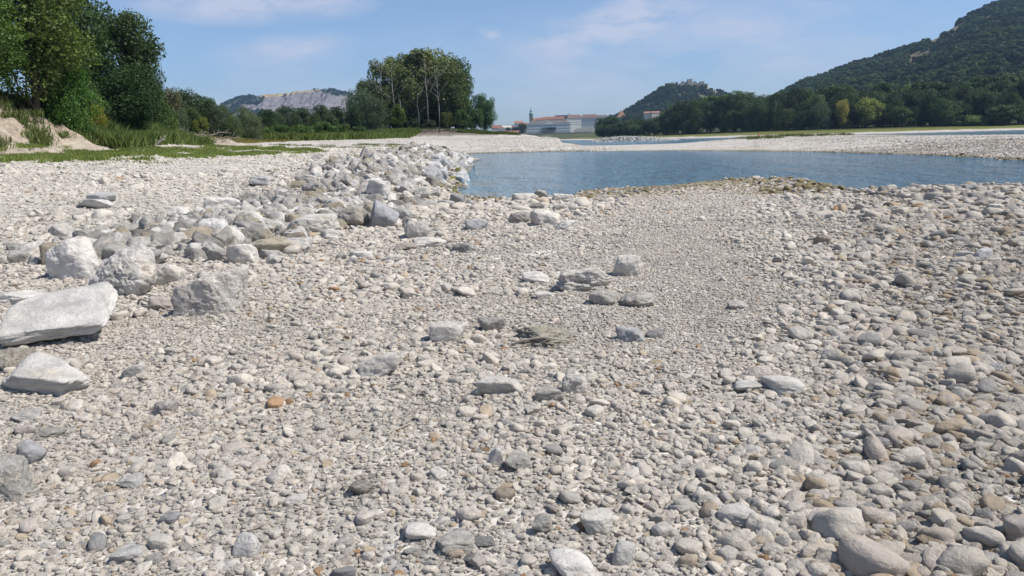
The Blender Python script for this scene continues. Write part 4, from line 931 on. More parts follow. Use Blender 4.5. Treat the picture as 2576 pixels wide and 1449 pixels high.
# --- countless gravel: instanced
GC = bpy.data.collections.new('gravel_shapes')
for o_ in PC: GC.objects.link(o_)
seen_ang = []
for o_ in PR:
    if o_.data.name not in [x.data.name for x in seen_ang]: seen_ang.append(o_)
for o_ in seen_ang[:10]: GC.objects.link(o_)
names = sorted([o_.name for o_ in GC.objects]); isang = np.array([bpy.data.objects[n_].name.startswith('rock') for n_ in names])
iA = np.where(isang)[0]; iR = np.where(~isang)[0]
def strip(x, y):      # 1 inside the fine-gravel strip
    c = .215 + .03 * np.sin(y * .35); w = .095 + .02 * np.sin(y * .9 + 1)
    return sst(1.3, .6, np.abs(x / np.maximum(y, .1) - c - .02 * n2(x, y, 2, 20.0, 3) - .03 * n2(x, y, .7, 23.0, 2)) / w) * sst(3.5, 6.5, y)
def gravel(name, r0, r1, size, dens, hfov=41, sig=.35, lift=.2, label='', zmin=-.03, big=False, seed=0, only=False):
    rg = np.random.default_rng(seed)
    h = math.radians(hfov); n = int(h * (r1 ** 2 - r0 ** 2) * dens)
    r = np.sqrt(rg.uniform(r0 ** 2, r1 ** 2, n)); a_ = rg.uniform(-h, h, n); x = r * np.sin(a_); y = r * np.cos(a_)
    z = Z(x, y); st = strip(x, y); lat = x / np.maximum(y, .1)
    cl = n2(x, y, 1.6 + .06 * r1, 30.0 + size, 3)
    left = sst(-.12, -.3, lat) * sst(9, 15, y); right = sst(.33, .5, lat)
    s = size * np.exp(rg.normal(0, sig, n)) * (1 - .45 * st) * (1 + .12 * right + .25 * left * sst(45, 20, y)) * (1 + .5 * cl.clip(-.8, .9)) * (1 + .25 * n2(x, y, 5.0, 60.0, 2))
    pr = np.ones(n)
    if y.size and r1 < 8: s = s * (1 + .1 * sst(.0, .2, lat) * sst(5.5, 3.5, y) - .15 * sst(0, -.2, lat))
    if big: pr = (.28 + .9 * sst(-.2, .5, cl)) * (1 - .95 * st) * (.5 + .5 * np.maximum.reduce([left, right, sst(7, 3, y) * sst(-.15, .1, lat)]))
    if r0 > 40: s = s * np.where(x > 15, .6, 1)
    elif r0 > 25: s = s * np.where(x > 10, .75, 1)
    if only: pr = st * 1.2; s = size * np.exp(rg.normal(0, sig, n))
    keep = (z > zmin) & (rg.random(n) < pr) & (bankx(np.clip(y, 20, 140)) + 1 < x + 200 * ((y < 20) | (y > 100)))
    x, y, z, s, st, left, right = [q_[keep] for q_ in (x, y, z, s, st, left, right)]; n = len(x)
    ang = rg.random(n) < (.14 + .76 * left + .1 * right * (y > 10))
    idx = np.where(ang, iA[rg.integers(len(iA), size=n)], iR[rg.integers(len(iR), size=n)])
    b_ = rg.uniform(.64, .95, n); c_ = b_ * rg.uniform(.45, .88, n) * np.where(ang, .85, 1)
    q_ = rg.random((n, 1)); tint = np.where(q_ < .5, PALE, np.where(q_ < .66, GREY, np.where(q_ < .86, (.52, .485, .44), PINK)))
    wet = sst(.07, .02, z)[:, None] * ((y > 12) & (y < 120))[:, None]
    tanz = np.maximum(right * sst(24, 14, y) * .15, .03 + .06 * sst(16, 24, y) * (1 - left))[:, None]
    tint = np.where(rg.random((n, 1)) < .04 + .07 * right[:, None], (.31, .305, .295), tint)
    tint = np.where(rg.random((n, 1)) < tanz, np.array(TAN) * .95, tint)
    tint = np.where(rg.random((n, 1)) < .006, (.36, .24, .15), tint)
    tint = np.where(rg.random((n, 1)) < wet * .6, (.27, .23, .14), tint)
    if r0 > 25: tint = np.where(((z < .34) & (x > 34 + 5 * rg.random(n)))[:, None], (.36, .29, .19), tint)
    tint = np.where(rg.random((n, 1)) < .7 * left[:, None], (.56, .532, .49), tint)
    tint = tint * np.array([1.02, 1.0, .96]) * rg.uniform(.88, 1.08, (n, 1)) * (1 - .20 * right[:, None]) * (1 + .02 * st[:, None])
    tint = tint * np.where((z < .035) & (y > 15), .82, 1.0)[:, None]      # wet stones at the waterline
    P = np.stack([x, y, z + s * c_ * (lift - .12 + .25 * rg.random(n) - .26 * left)], 1)
    rot = np.stack([rg.normal(0, .28, n), rg.normal(0, .28, n), rg.uniform(0, 6.28, n)], 1)
    scatter(name, P, rot, np.stack([s, s * b_, s * c_], 1), tint, idx, GC, kind='stuff', label=label, category='gravel')
gravel('pebbles', 1.9, 7.5, .026, 2600, 44, .38, .15, 'small pale pebbles covering the near ground', seed=1)
gravel('pebbles', 7.5, 14, .042, 620, 40, .38, .15, 'pale gravel covering the middle ground', seed=2)
gravel('pebbles', 14, 30, .075, 170, 38, .38, .15, 'pale gravel around the head of the pool', seed=3)
gravel('cobbles', 1.9, 7.5, .055, 300, 44, .32, .25, 'countless cobbles strewn over the near gravel', big=True, seed=4)
gravel('cobbles', 7.5, 14, .075, 80, 40, .33, .3, 'countless cobbles strewn over the middle gravel', big=True, seed=5)
gravel('cobbles', 14, 34, .11, 26, 38, .38, .3, 'stones strewn over the gravel near the pool', big=True, seed=6)
gravel('pebbles', 6, 13, .021, 1500, 24, .3, .15, 'fine gravel in the smooth strip leading to the pool', seed=11, only=True)
gravel('pebbles', 13, 25, .036, 560, 22, .3, .15, 'fine gravel in the smooth strip near the pool', seed=12, only=True)
gravel('stones', 30, 75, .11, 46, 38, .4, .05, 'stones of the far plain and groyne', seed=7)
gravel('stones', 75, 172, .11, 9.0, 38, .4, .0, 'stones of the gravel bar beyond the pool', seed=8)
def groyne_rubble():
    rg = np.random.default_rng(90); n = 5200
    seg_ = rg.integers(0, len(GAX) - 1, n); t_ = rg.random(n); ga = np.array(GAX)
    x = ga[seg_, 0] * (1 - t_) + ga[seg_ + 1, 0] * t_; y = ga[seg_, 1] * (1 - t_) + ga[seg_ + 1, 1] * t_
    wd = .75 + .7 * sst(22, 40, y); q_ = rg.normal(0, 1, n) * wd; x = x + q_ - .3; y = y + rg.normal(0, .8, n)
    z = Z(x, y); k = z > -.05; x, y, z = x[k], y[k], z[k]; n = len(x)
    s = (.16 + .55 * rg.random(n) ** 2.2) * (.7 + .3 * sst(15, 28, y)); 
    tint = np.array([(.33, .315, .29), (.41, .39, .36), (.52, .495, .455), (.22, .21, .19), (.30, .26, .20)])[rg.choice(5, n, p=[.29, .25, .18, .18, .10])] * rg.uniform(.9, 1.1, (n, 1))
    low = (z < .14) & (rg.random(n) < .5); tint[low] = (.19, .18, .07)
    scatter('groyne_rubble', np.stack([x, y, z + s * .07], 1), np.stack([rg.normal(0, .6, n), rg.normal(0, .6, n), rg.uniform(0, 6.28, n)], 1),
            np.stack([s, s * .8, s * .6], 1), tint, iA[rg.integers(len(iA), size=n)], GC, kind='stuff', label='broken grey rubble of the groyne running out along the pool', category='rubble')
groyne_rubble()
# rubble islet in the river beyond the bar
rg = np.random.default_rng(91); n = 2600
c0, c1 = G(1490, 357.5, 0), G(1700, 352.5, 0)
t_ = rg.random(n); hgt = np.interp(t_, [0, .1, .4, .75, 1], [.3, 1.2, 1.7, 1.1, .1]); off = rg.normal(0, 1, n) * 2.2
x = c0[0] + (c1[0] - c0[0]) * t_ + rg.normal(0, .5, n); y = c0[1] + (c1[1] - c0[1]) * t_ + off; z = hgt * np.exp(-(off / 2.6) ** 2) - .1
s = rg.uniform(.4, 1.0, n); tint = np.array([(.42, .41, .38), (.5, .49, .46), (.33, .32, .30)])[rg.integers(3, size=n)]
scatter('rubble_islet', np.stack([x, y, z], 1), rg.normal(0, .5, (n, 3)), np.stack([s, s * .8, s * .65], 1), tint, iA[rg.integers(len(iA), size=n)], GC, kind='stuff', label='low rubble dam in the river beyond the gravel bar', category='rubble')
# ochre algae-stained spit at the near shore of the pool
rg = np.random.default_rng(92); n = 1800
e0, e1 = np.array(G(1730, 465, .02)), np.array(G(1990, 452, .02)); t_ = rg.random(n)
x = e0[0] + (e1[0] - e0[0]) * t_ + rg.normal(0, .3, n); y = e0[1] + (e1[1] - e0[1]) * t_ + rg.normal(0, .35, n) - .3; z = np.maximum(Z(x, y), -.02)
s = rg.uniform(.03, .09, n); tint = np.array([(.34, .30, .21), (.33, .28, .18), (.40, .35, .26), (.20, .18, .08)])[rg.integers(4, size=n)]
scatter('algae_stones', np.stack([x, y, z + s * .15], 1), rg.normal(0, .3, (n, 3)), np.stack([s, s * .8, s * .55], 1), tint, iR[rg.integers(len(iR), size=n)], GC, kind='stuff', label='ochre algae-stained stones on the little spit at the pool edge', category='stones')

# ------------------------------------------------------------------ grass and reeds
def grass(name, P, h, tint, label, blades=9, spread=.12, wid=.02, seed=0, cat='grass', lean=.35):
    rg = np.random.default_rng(seed); n = len(P); h = np.broadcast_to(h, (n,))
    P = np.repeat(P, blades, 0); H = np.repeat(h, blades) * rg.uniform(.5, 1.2, n * blades); N_ = n * blades
    b = P + np.concatenate([rg.normal(0, spread, (N_, 2)), np.zeros((N_, 1))], 1)
    d = rg.normal(0, lean, (N_, 2)); a_ = rg.uniform(0, 6.28, N_); s_ = np.stack([np.cos(a_), np.sin(a_), 0 * a_], 1) * wid * (.6 + H[:, None])
    mid = b + np.stack([d[:, 0] * H * .35, d[:, 1] * H * .35, H * .6], 1); tip = b + np.stack([d[:, 0] * H, d[:, 1] * H, H], 1)
    V = np.stack([b - s_, b + s_, mid + s_ * .7, tip, mid - s_ * .7], 1).reshape(-1, 3)
    i = np.arange(N_)[:, None] * 5
    me_ = mesh_np(name, V, i + np.array([[0, 1, 2, 3, 4]]), mats=(M_grass,))
    return obj(name, me_, kind='stuff', label=label, category=cat, tint=list(tint))
def poly_pts(px, n, rg, thr=-.1, scale=3.0, seed=1.0):
    w = [tuple(hit(u, v)[:2]) for u, v in px]; return world_pts(w, n, rg, thr, scale, seed)
def world_pts(w, n, rg, thr=-.1, scale=3.0, seed=1.0):
    w = np.array(w); lo, hi = w.min(0), w.max(0); x = rg.uniform(lo[0], hi[0], n); y = rg.uniform(lo[1], hi[1], n)
    k = inside(x, y, [tuple(q_) for q_ in w]) & (n2(x, y, scale, seed, 3) > thr + .3 * rg.random(n)); x, y = x[k], y[k]
    return np.stack([x, y, Z(x, y)], 1)
rg = np.random.default_rng(400)
YGR = (.22, .265, .08)
SP = [tuple(hit(u_, v_)[:2]) for u_, v_ in ((-120, 412), (0, 411), (160, 408), (300, 408), (480, 401), (600, 396))]; print('strip', [(round(float(a_), 1), round(float(b_), 1)) for a_, b_ in SP])
grass('grass_strip', world_pts(SP + [(-13, 58), (-15, 64), (-22, 61), (-29, 54), (-31, 46)], 34000, rg, .02, 1.5), .22, YGR, 'yellow-green grass strip crossing the stone plain at left', 9, .14, .02, 1)
grass('sparse_weeds', world_pts([(-30, 26), (-30, 44), (-20, 46), (-10, 62), (-8, 56), (-12, 40), (-18, 30)], 5000, rg, .25, 1.6, 4.0), .14, (.16, .19, .05), 'sparse green weeds scattered in front of the grass strip', 8, .1, .015, 2)
grass('bar_weeds', world_pts([(-34, 92), (-30, 118), (-8, 128), (-6, 108), (-18, 90)], 5000, rg, .25, 4.0, 7.0), .25, (.13, .16, .05), 'sparse weeds on the gravel bar behind the grass strip', 8, .25, .03, 3)
grass('bar_weeds', world_pts([(38, 128), (54, 128), (56, 146), (40, 146)], 700, rg, .15, 2.5, 9.0), .45, (.11, .13, .05), 'low green plants on top of the gravel bar at right', 10, .3, .04, 4)
# bank: tall reeds at its foot, grass on its top and ledges
def bank_pts(n, y0, y1, t0, t1, rg, thr=-.5):
    y = rg.uniform(y0, y1, n); bx = bankx(np.clip(y, 20, 140)); x = bx - rg.uniform(t0, t1, n); k = n2(x, y, 2.5, 33.0, 3) > thr
    return np.stack([x[k], y[k], Z(x[k], y[k])], 1)
grass('reeds', bank_pts(5200, 61, 84, -1.5, 5, rg), 1.15, (.15, .20, .06), 'tall green grass leaning out at the foot of the left bank', 12, .22, .03, 5, 'reeds', .3)
grass('bank_top_grass', bank_pts(4600, 42, 62, 5.6, 12, rg), 1.0, (.13, .17, .07), 'long grass on top of the eroded sandy bank', 12, .25, .03, 6, 'grass', .35)
grass('bank_ledge_weeds', bank_pts(1800, 43, 64, .6, 5.6, rg, .25), .5, (.13, .16, .05), 'weeds growing on the ledges of the sandy bank', 10, .2, .03, 7, 'weeds')
grass('bank_foot_grass', bank_pts(3500, 40, 80, -7, -1.5, rg, .22), .22, (.15, .18, .05), 'thin grass on the gravel slope below the sandy bank', 8, .2, .02, 8)
grass('thicket_grass', world_pts([(-62, 128), (-30, 132), (-24, 150), (-20, 182), (-60, 190), (-75, 150)], 15000, rg, -.5, 6, 12.0), 1.2, (.14, .18, .05), 'tall grass and reeds in front of the low dark trees', 11, .5, .07, 9, 'reeds')
grass('meadow_grass', world_pts([(-52, 100), (-36, 104), (-30, 126), (-60, 134)], 6000, rg, -.2, 5, 15.0), .3, (.22, .19, .06), 'dry yellowish grass edging the gravel bar', 9, .3, .04, 10)
grass('island_bank_grass', world_pts([(-30, 186), (-12, 187), (-3, 180), (2, 184), (0, 205), (-30, 215)], 9000, rg, -.3, 5, 17.0), .55, (.10, .13, .035), 'grass on the bank and point of the wooded island', 10, .5, .06, 11)
# ------------------------------------------------------------------ driftwood, sticks, roots
def branch(name, p0, p1, r, label, seed, cat='branch', group=None, sag=.08, twigs=3, m_=None):
    rg_b = np.random.default_rng(seed); p0 = np.array(p0, float); p1 = np.array(p1, float); Ln = np.linalg.norm(p1 - p0)
    mb = MB(); pts = [(p1 - p0) * t_ + np.array([0, 0, sag * Ln * math.sin(t_ * 3.14)]) + rg_b.normal(0, .02 * Ln, 3) * (0 < t_ < 1) for t_ in np.linspace(0, 1, 7)]
    mb.tube(pts, [r, r * .95, r * .85, r * .75, r * .62, r * .5, r * .25], 7)
    for k in range(twigs):
        i = rg_b.integers(2, 6); d = rg_b.normal(size=3) * .22 * Ln; d[2] = abs(d[2]); mb.tube([pts[i], pts[i] + d * .5, pts[i] + d + [0, 0, .05 * Ln]], [r * .5, r * .35, r * .1], 5)
    o_ = obj(name, mb.mesh(name, m_ or M_drift, True), loc=p0); o_['label'] = label; o_['category'] = cat
    if group: o_['group'] = group
    return o_
a, b = hit(1285, 880), hit(1455, 876); branch('stick', a + [0, 0, .01], b + [0, 0, .02], .009, 'thin curved dead stick lying across the mossy rock', 1, 'stick', sag=.1, twigs=0)
a, b = hit(350, 768), hit(445, 798); branch('stick', a + [0, 0, .03], b + [0, 0, .03], .012, 'straight pale dead reed stem between the pitted boulder and the blocky one', 2, 'stick', sag=.02, twigs=0)
a, b = hit(976, 1115), hit(1050, 1052); branch('stick', a + [0, 0, .01], b + [0, 0, .02], .006, 'grey twig lying on the fine pebbles left of the centre', 3, 'stick', sag=.03, twigs=2)
a, b = hit(1190, 507), hit(1225, 510); branch('stick', a + [0, 0, .05], b + [0, 0, .03], .03, 'short stick floating at the head of the pool', 4, 'stick', sag=.03, twigs=0)
rb_ = np.random.default_rng(8)
locs = ['at the left end of the driftwood heap', 'below the brownish tree', 'on top of the driftwood heap', 'in the middle of the driftwood heap', 'right of the middle of the heap', 'at the right end of the heap']
for i in range(18):
    u = 405 + i * 9 + rb_.uniform(-6, 6); Y = rb_.uniform(96, 112); x = A(u, 350, Y)[0]; z = Zs(x, Y); a_ = rb_.uniform(-.6, .6); l_ = rb_.uniform(1.2, 2.8)
    p0 = np.array([x, Y, z + .1]); p1 = p0 + np.array([math.cos(a_) * l_ * rb_.choice([-1, 1]), math.sin(a_) * l_, rb_.uniform(.05, .6)])
    branch('dead_branch', p0, p1, rb_.uniform(.03, .07), f'{["bleached", "grey", "pale"][i % 3]} dead branch {locs[i // 3]} on the left shore', 20 + i, 'branch', 'driftwood heap on the left shore', .1, 5)
u, Y = 385, 66; x = A(u, 350, Y)[0]; z = Zs(x, Y)
branch('driftwood_stump', (x, Y, z), (x + .8, Y + .4, z + .6), .08, 'white forked driftwood stump at the end of the tall bank grass', 60, 'driftwood', None, .1, 7, M_pale)
mb = MB()
for i in range(120):
    x = rb_.uniform(-27, -11); y = rb_.uniform(182, 189); z = Zs(x, y); d = rb_.normal(size=3) * [.9, .9, .3]; mb.tube([(x, y, z + .5), (x + d[0], y - abs(d[1]), z + .3 + d[2]), (x + 1.6 * d[0], y - 1.8 * abs(d[1]), z - .2)], [.09, .06, .02], 5)
o_ = obj('exposed_roots', mb.mesh('exposed_roots', flat('root_bark', (.16, .13, .11), .9, .3), True)); o_['label'] = 'tangle of exposed tree roots along the eroded edge of the wooded island'; o_['category'] = 'roots'

# ------------------------------------------------------------------ town across the river
M_white = flat('white_render', (.86, .84, .80), .85, .06, .15); M_cream = flat('cream_render', (.62, .58, .50), .85, .08, .2)
M_roofb = flat('brown_tiles', (.17, .11, .095), .85, .2, .4); M_roofd = flat('dark_slate', (.13, .115, .115), .8, .2, .4); M_red = flat('red_tiles', (.27, .115, .075), .85, .2, .5)
M_orange = flat('orange_tiles', (.33, .17, .115), .85, .2, .5); M_pane = flat('window_glass', (.05, .06, .07), .25, .1); M_stone = flat('old_stone', (.40, .365, .32), .9, .22, .35, .5)
M_cop = flat('green_copper', (.12, .30, .24), .6, .15, .5); M_bluew = flat('blue_panels', (.20, .28, .36), .5, .1, .3); M_dark = flat('dark_metal', (.05, .055, .06), .5, .2); M_boat = flat('white_paint', (.75, .76, .78), .35, .05)
M_quay = flat('quay_concrete', (.20, .20, .19), .9, .2, .2); M_tower = flat('tower_render', (.36, .32, .27), .9, .12, .3); M_brown = flat('brown_pyramid_tiles', (.27, .145, .095), .85, .2, .4)
def gable(mb, x0, x1, y0, y1, z0, z1, hip=0.0, ov=.4):
    x0 -= ov; x1 += ov; y0 -= ov; y1 += ov; ym = (y0 + y1) / 2
    a_, b_, c_, d_ = (x0, y0, z0), (x1, y0, z0), (x1, y1, z0), (x0, y1, z0); e, f = (x0 + hip, ym, z1), (x1 - hip, ym, z1)
    mb.face(a_, b_, f, e); mb.face(c_, d_, e, f); mb.face(d_, a_, e); mb.face(b_, c_, f); mb.face(a_, d_, c_, b_)
def windows(par, x0, x1, nx, zs, w, h, y=-.03, side=None, m_=None):
    mb = MB(); mb.box(-w / 2, w / 2, -.06, .06, 0, h); me_ = mb.mesh('window', m_ or M_pane)
    for zz in zs:
        for i in range(nx):
            t_ = (i + .5) / nx
            if side is None: obj('window', me_, par, loc=(x0 + (x1 - x0) * t_, y, zz))
            else: obj('window', me_, par, loc=(side, x0 + (x1 - x0) * t_, zz), rot=(0, 0, math.pi / 2))
def house(u, v, Y, w, dp, h, rh, label, wall=None, roof=None, rot=0.0, hip=0.0, nx=4, zs=(1.2, 4.2), ns=0, name='house', cat='house', zb=None, group=None, hw=1.5):
    p = A(u, v, Y); z0 = Zs(p[0], Y) if zb is None else zb
    e = empty(name, (p[0], Y, p[2]), label, cat, group, rot)
    mb = MB(); mb.box(0, w, 0, dp, min(z0 - p[2] - 1, -1), h); obj('wall', mb.mesh('wall', wall or M_white), e)
    mb = MB(); gable(mb, 0, w, 0, dp, h, h + rh, hip); obj('roof', mb.mesh('roof', roof or M_red), e)
    if nx: windows(e, .6, w - .6, nx, zs, 1.0, hw)
    if ns: windows(e, .6, dp - .6, ns, zs, 1.0, hw, side=w + .03)
    return e
# long white quay building
e = house(1326, 338, 1100, 58.5, 18, 13.2, 4.6, 'long white three-storey building with a grey hipped roof on the town quay', M_white, M_roofd, R(-4), 7.0, 22, (1.6, 5.6, 9.6), 4, 'long_building', 'building', hw=1.9)
mb = MB(); mb.face((24, -.5, 13.0), (36, -.5, 13.0), (30, -.5, 16.6)); mb.face((24, -.5, 13), (30, -.5, 16.6), (30, 6, 16.6), (24, 6, 13)); mb.face((36, -.5, 13), (36, 6, 13), (30, 6, 16.6), (30, -.5, 16.6)); mb.box(23.6, 36.4, -.6, -.05, 12.6, 13.1)
obj('pediment', mb.mesh('pediment', M_white), e)
mb = MB()
for i in range(12): mb.box(19 + i * 1.8, 19.12 + i * 1.8, -2.0, -1.9, 0, 8.6 if i > 3 else 7)
for k in range(4): mb.box(19, 39, -2.1, -.3, 2 + k * 2.0, 2.1 + k * 2.0)
mb.box(27, 39, -1.9, -1.8, 5.0, 8.3)
obj('scaffold', mb.mesh('scaffold', M_dark), e)
# second white building with brown roof
e = house(1428, 318, 1250, 24, 20, 12, 5.4, 'tall white barrack building with a brown hipped roof behind the long quay building', M_white, M_roofb, R(8), 3, 9, (2, 5.5, 9), 0, 'white_building', 'building')
p = A(1463, 318, 1240); e2 = house(1462, 319, 1232, 25, 14, 13, 5.2, 'right wing of the barrack building, white with a brown roof and rows of windows', M_white, M_roofb, R(-6), 3, 9, (2, 5, 8, 10.6), 3, 'white_building', 'building')
# blue modern block
p = A(1398, 305, 1300); e = empty('office_block', tuple(p), 'blue-grey modern block with a white slab rising above the town roofs', 'building')
mb = MB(); mb.box(0, 20, 0, 12, -10, 8.6); obj('wall', mb.mesh('wall', M_bluew), e)
mb = MB(); mb.box(20.1, 24, -.4, 12, -10, 11.5); obj('stair_tower', mb.mesh('stair_tower', M_white), e)
mb = MB(); mb.box(-.3, 20, -.3, 12.3, 8.6, 9.1); obj('roof', mb.mesh('roof', M_dark), e)
windows(e, .8, 19.2, 7, (1.2, 4.6), 1.8, 1.6, -.04)
# church
Yc = 1300; p = A(1336.5, 312, Yc); e = empty('church', tuple(p), 'church with a slender tower and green copper onion spire', 'church')
zt = lambda v: A(1336.5, v, Yc)[2] - p[2]
mb = MB(); mb.box(-2.9, 2.9, -2.9, 2.9, -6, zt(288)); mb.box(-3.2, 3.2, -3.2, 3.2, zt(296), zt(296) + .5); obj('tower', mb.mesh('tower', M_tower), e)
def lathe(prof, n=12):
    mb = MB()
    for i in range(len(prof) - 1):
        for k in range(n):
            a0, a1 = 2 * math.pi * k / n, 2 * math.pi * (k + 1) / n; (r0, z0), (r1, z1) = prof[i], prof[i + 1]
            mb.face((r0 * math.cos(a0), r0 * math.sin(a0), z0), (r0 * math.cos(a1), r0 * math.sin(a1), z0), (r1 * math.cos(a1), r1 * math.sin(a1), z1), (r1 * math.cos(a0), r1 * math.sin(a0), z1))
    return mb
b0 = zt(288); Hs = zt(268) - b0
mb = lathe([(3.3, b0), (3.9, b0 + .3), (3.6, b0 + 1.5), (1.9, b0 + .2 * Hs), (1.5, b0 + .25 * Hs), (1.5, b0 + .36 * Hs), (2.2, b0 + .40 * Hs), (1.9, b0 + .47 * Hs), (.9, b0 + .56 * Hs), (.7, b0 + .66 * Hs), (.3, b0 + .75 * Hs), (.12, b0 + .92 * Hs), (.5, b0 + .94 * Hs), (.1, b0 + .97 * Hs), (.05, b0 + Hs)])
obj('spire', mb.mesh('spire', M_cop), e)
windows(e, -1.2, 1.2, 1, (zt(293), zt(303)), 1.3, 3.0, -2.95)
mb = MB(); mb.box(3.1, 24, -4, 5, -6, 4.0); obj('nave', mb.mesh('nave', M_cream), e); mb = MB(); gable(mb, 3.1, 24, -4, 5, 4.0, 8.5); obj('roof', mb.mesh('roof', M_red), e)
# houses
H_ = [(1238, 329, 1150, 14, 9, 4, 3.6, 'red-roofed house, first left of the dark quay trees', M_cream, M_red, 4), (1252, 332, 1120, 9, 8, 4, 2.4, 'small white-walled house below the first red roof', M_white, M_roofb, 3),
      (1264, 331, 1130, 12, 8, 5, 3, 'pale house with a light roof right of the first red-roofed house', M_white, M_cream, 3), (1276, 325, 1240, 12, 9, 3, 3, 'small pale house half hidden behind the quay trees', M_cream, M_roofb, 3),
      (1294, 318, 1260, 13, 9, 5, 3.2, 'salmon-roofed gabled house left of the church', M_white, M_orange, 4), (1306, 322, 1240, 12, 9, 4.5, 3, 'red-roofed house between the salmon-roofed one and the church', M_cream, M_red, 3),
      (1348, 310, 1240, 16, 9, 5, 3, 'red-roofed house right of the church tower', M_cream, M_red, 4), (1362, 309, 1290, 16, 9, 5.5, 3.4, 'red-roofed house above the pediment of the long building', M_white, M_orange, 4),
      (1376, 307, 1250, 26, 9, 4, 4, 'long bright red roof just left of the blue-grey block', M_cream, M_red, 6), (1501, 302, 1240, 15, 10, 4, 3.4, 'grey-roofed house behind the trees right of the barrack building', M_white, M_roofd, 4),
      (1513, 301, 1200, 10, 8, 3.6, 2.4, 'small white house among trees right of the grey-roofed house', M_white, M_roofd, 2), (1620, 289, 1200, 20, 12, 2.4, 2.4, 'pale house with an orange-red roof at the foot of the castle hill', M_cream, M_orange, 5),
      (1640, 288, 1190, 12, 10, 2.4, 2.2, 'right house with an orange-red roof at the foot of the castle hill', M_cream, M_orange, 3)]
for u, v, Y, w, dp, h, rh, lab, wl, rf_, nx in H_: house(u, v, Y, w, dp, h, rh, lab, wl, rf_, R(_rt.uniform(-12, 12)), 0, nx, (1.2,), 0, group='small houses of the town')
house(1268, 339.5, 1035, 19, 7, 2.6, 2.6, 'low dark quay shed with a reddish roof', flat('shed_boards', (.14, .10, .08), .9, .2), flat('dull_red_roof', (.26, .12, .09), .85, .2), 0, 0, 0, name='quay_shed', cat='shed')
# pyramid-roofed tower
p = A(1553, 303, 1150); e = empty('gate_tower', tuple(p), 'old stone tower with a steep brown pyramid roof at the foot of the castle hill', 'tower')
mb = MB(); mb.box(0, 13, 0, 12, -8, 4.5); obj('wall', mb.mesh('wall', M_stone), e)
mb = MB(); a_, b_, c_, d_, t_ = (-.6, -.6, 4.5), (13.6, -.6, 4.5), (13.6, 12.6, 4.5), (-.6, 12.6, 4.5), (6.5, 6, 14.5)
for q_ in ((a_, b_, t_), (b_, c_, t_), (c_, d_, t_), (d_, a_, t_), (a_, d_, c_, b_)): mb.face(*q_)
obj('roof', mb.mesh('roof', M_brown), e); windows(e, 2, 11, 3, (1.0,), 1.2, 1.6, -.04)
# quay wall, terrace, parked cars, mooring poles
p0, p1 = A(1232, 341.5, 1045), A(1488, 338.5, 1045); e = empty('quay_wall', tuple(p0), 'grey quay wall along the town riverbank under the long white building', 'wall')
mb = MB(); mb.box(0, p1[0] - p0[0], 0, 2, -4, 1.3); obj('wall', mb.mesh('wall', M_quay), e)
mb = MB(); [mb.box(i * 3.2, i * 3.2 + .15, .1, .2, 1.3, 2.3) for i in range(int((p1[0] - p0[0]) / 3.2))]; mb.box(0, p1[0] - p0[0], .1, .2, 2.2, 2.3); obj('railing', mb.mesh('railing', M_dark), e)
p0 = A(1445, 328, 1180); e = empty('terrace_wall', tuple(p0), 'pale terrace wall stepping up right of the long white building', 'wall')
mb = MB(); mb.box(0, 34, 0, 3, -5, 1.2); mb.box(4, 34, 6, 8, 1.2, 3.2); obj('wall', mb.mesh('wall', M_cream), e)
cars = [(1334, (.7, .7, .7), 'silver-white'), (1344, (.1, .1, .12), 'black'), (1352, (.65, .65, .66), 'light grey'), (1372, (.5, .1, .08), 'red'), (1386, (.75, .75, .75), 'white'), (1398, (.08, .1, .16), 'dark blue'), (1421, (.7, .7, .72), 'white'), (1434, (.12, .12, .12), 'dark')]
for i, (u, c, w_) in enumerate(cars):
    p = A(u, 338.3 - .010 * (u - 1334), 1047); e = empty('parked_car', (p[0], 1047, p0[2] * 0 + A(u, 338.3, 1047)[2]), f'{w_} car on the quay, {ordn[i]} from the left before the long building', 'car', 'cars parked on the quay')
    e.location[2] = A(1360, 338.0, 1047)[2]
    mb = MB(); mb.box(0, 4.3, 0, 1.7, .3, .85); mb.v += []; mb.face((.8, .1, .85), (3.6, .1, .85), (3.1, .25, 1.42), (1.3, .25, 1.42)); mb.face((3.6, 1.6, .85), (.8, 1.6, .85), (1.3, 1.45, 1.42), (3.1, 1.45, 1.42)); mb.face((1.3, .25, 1.42), (3.1, .25, 1.42), (3.1, 1.45, 1.42), (1.3, 1.45, 1.42)); mb.face((3.6, .1, .85), (3.6, 1.6, .85), (3.1, 1.45, 1.42), (3.1, .25, 1.42)); mb.face((.8, 1.6, .85), (.8, .1, .85), (1.3, .25, 1.42), (1.3, 1.45, 1.42))
    obj('body', mb.mesh('body', flat('car_paint', c, .3, .02)), e)
    for wx in (.8, 3.4):
        mb = MB(); mb.tube([(wx, -.02, .32), (wx, 1.72, .32)], [.32, .32], 12); obj('wheel', mb.mesh('wheel', M_dark), e)
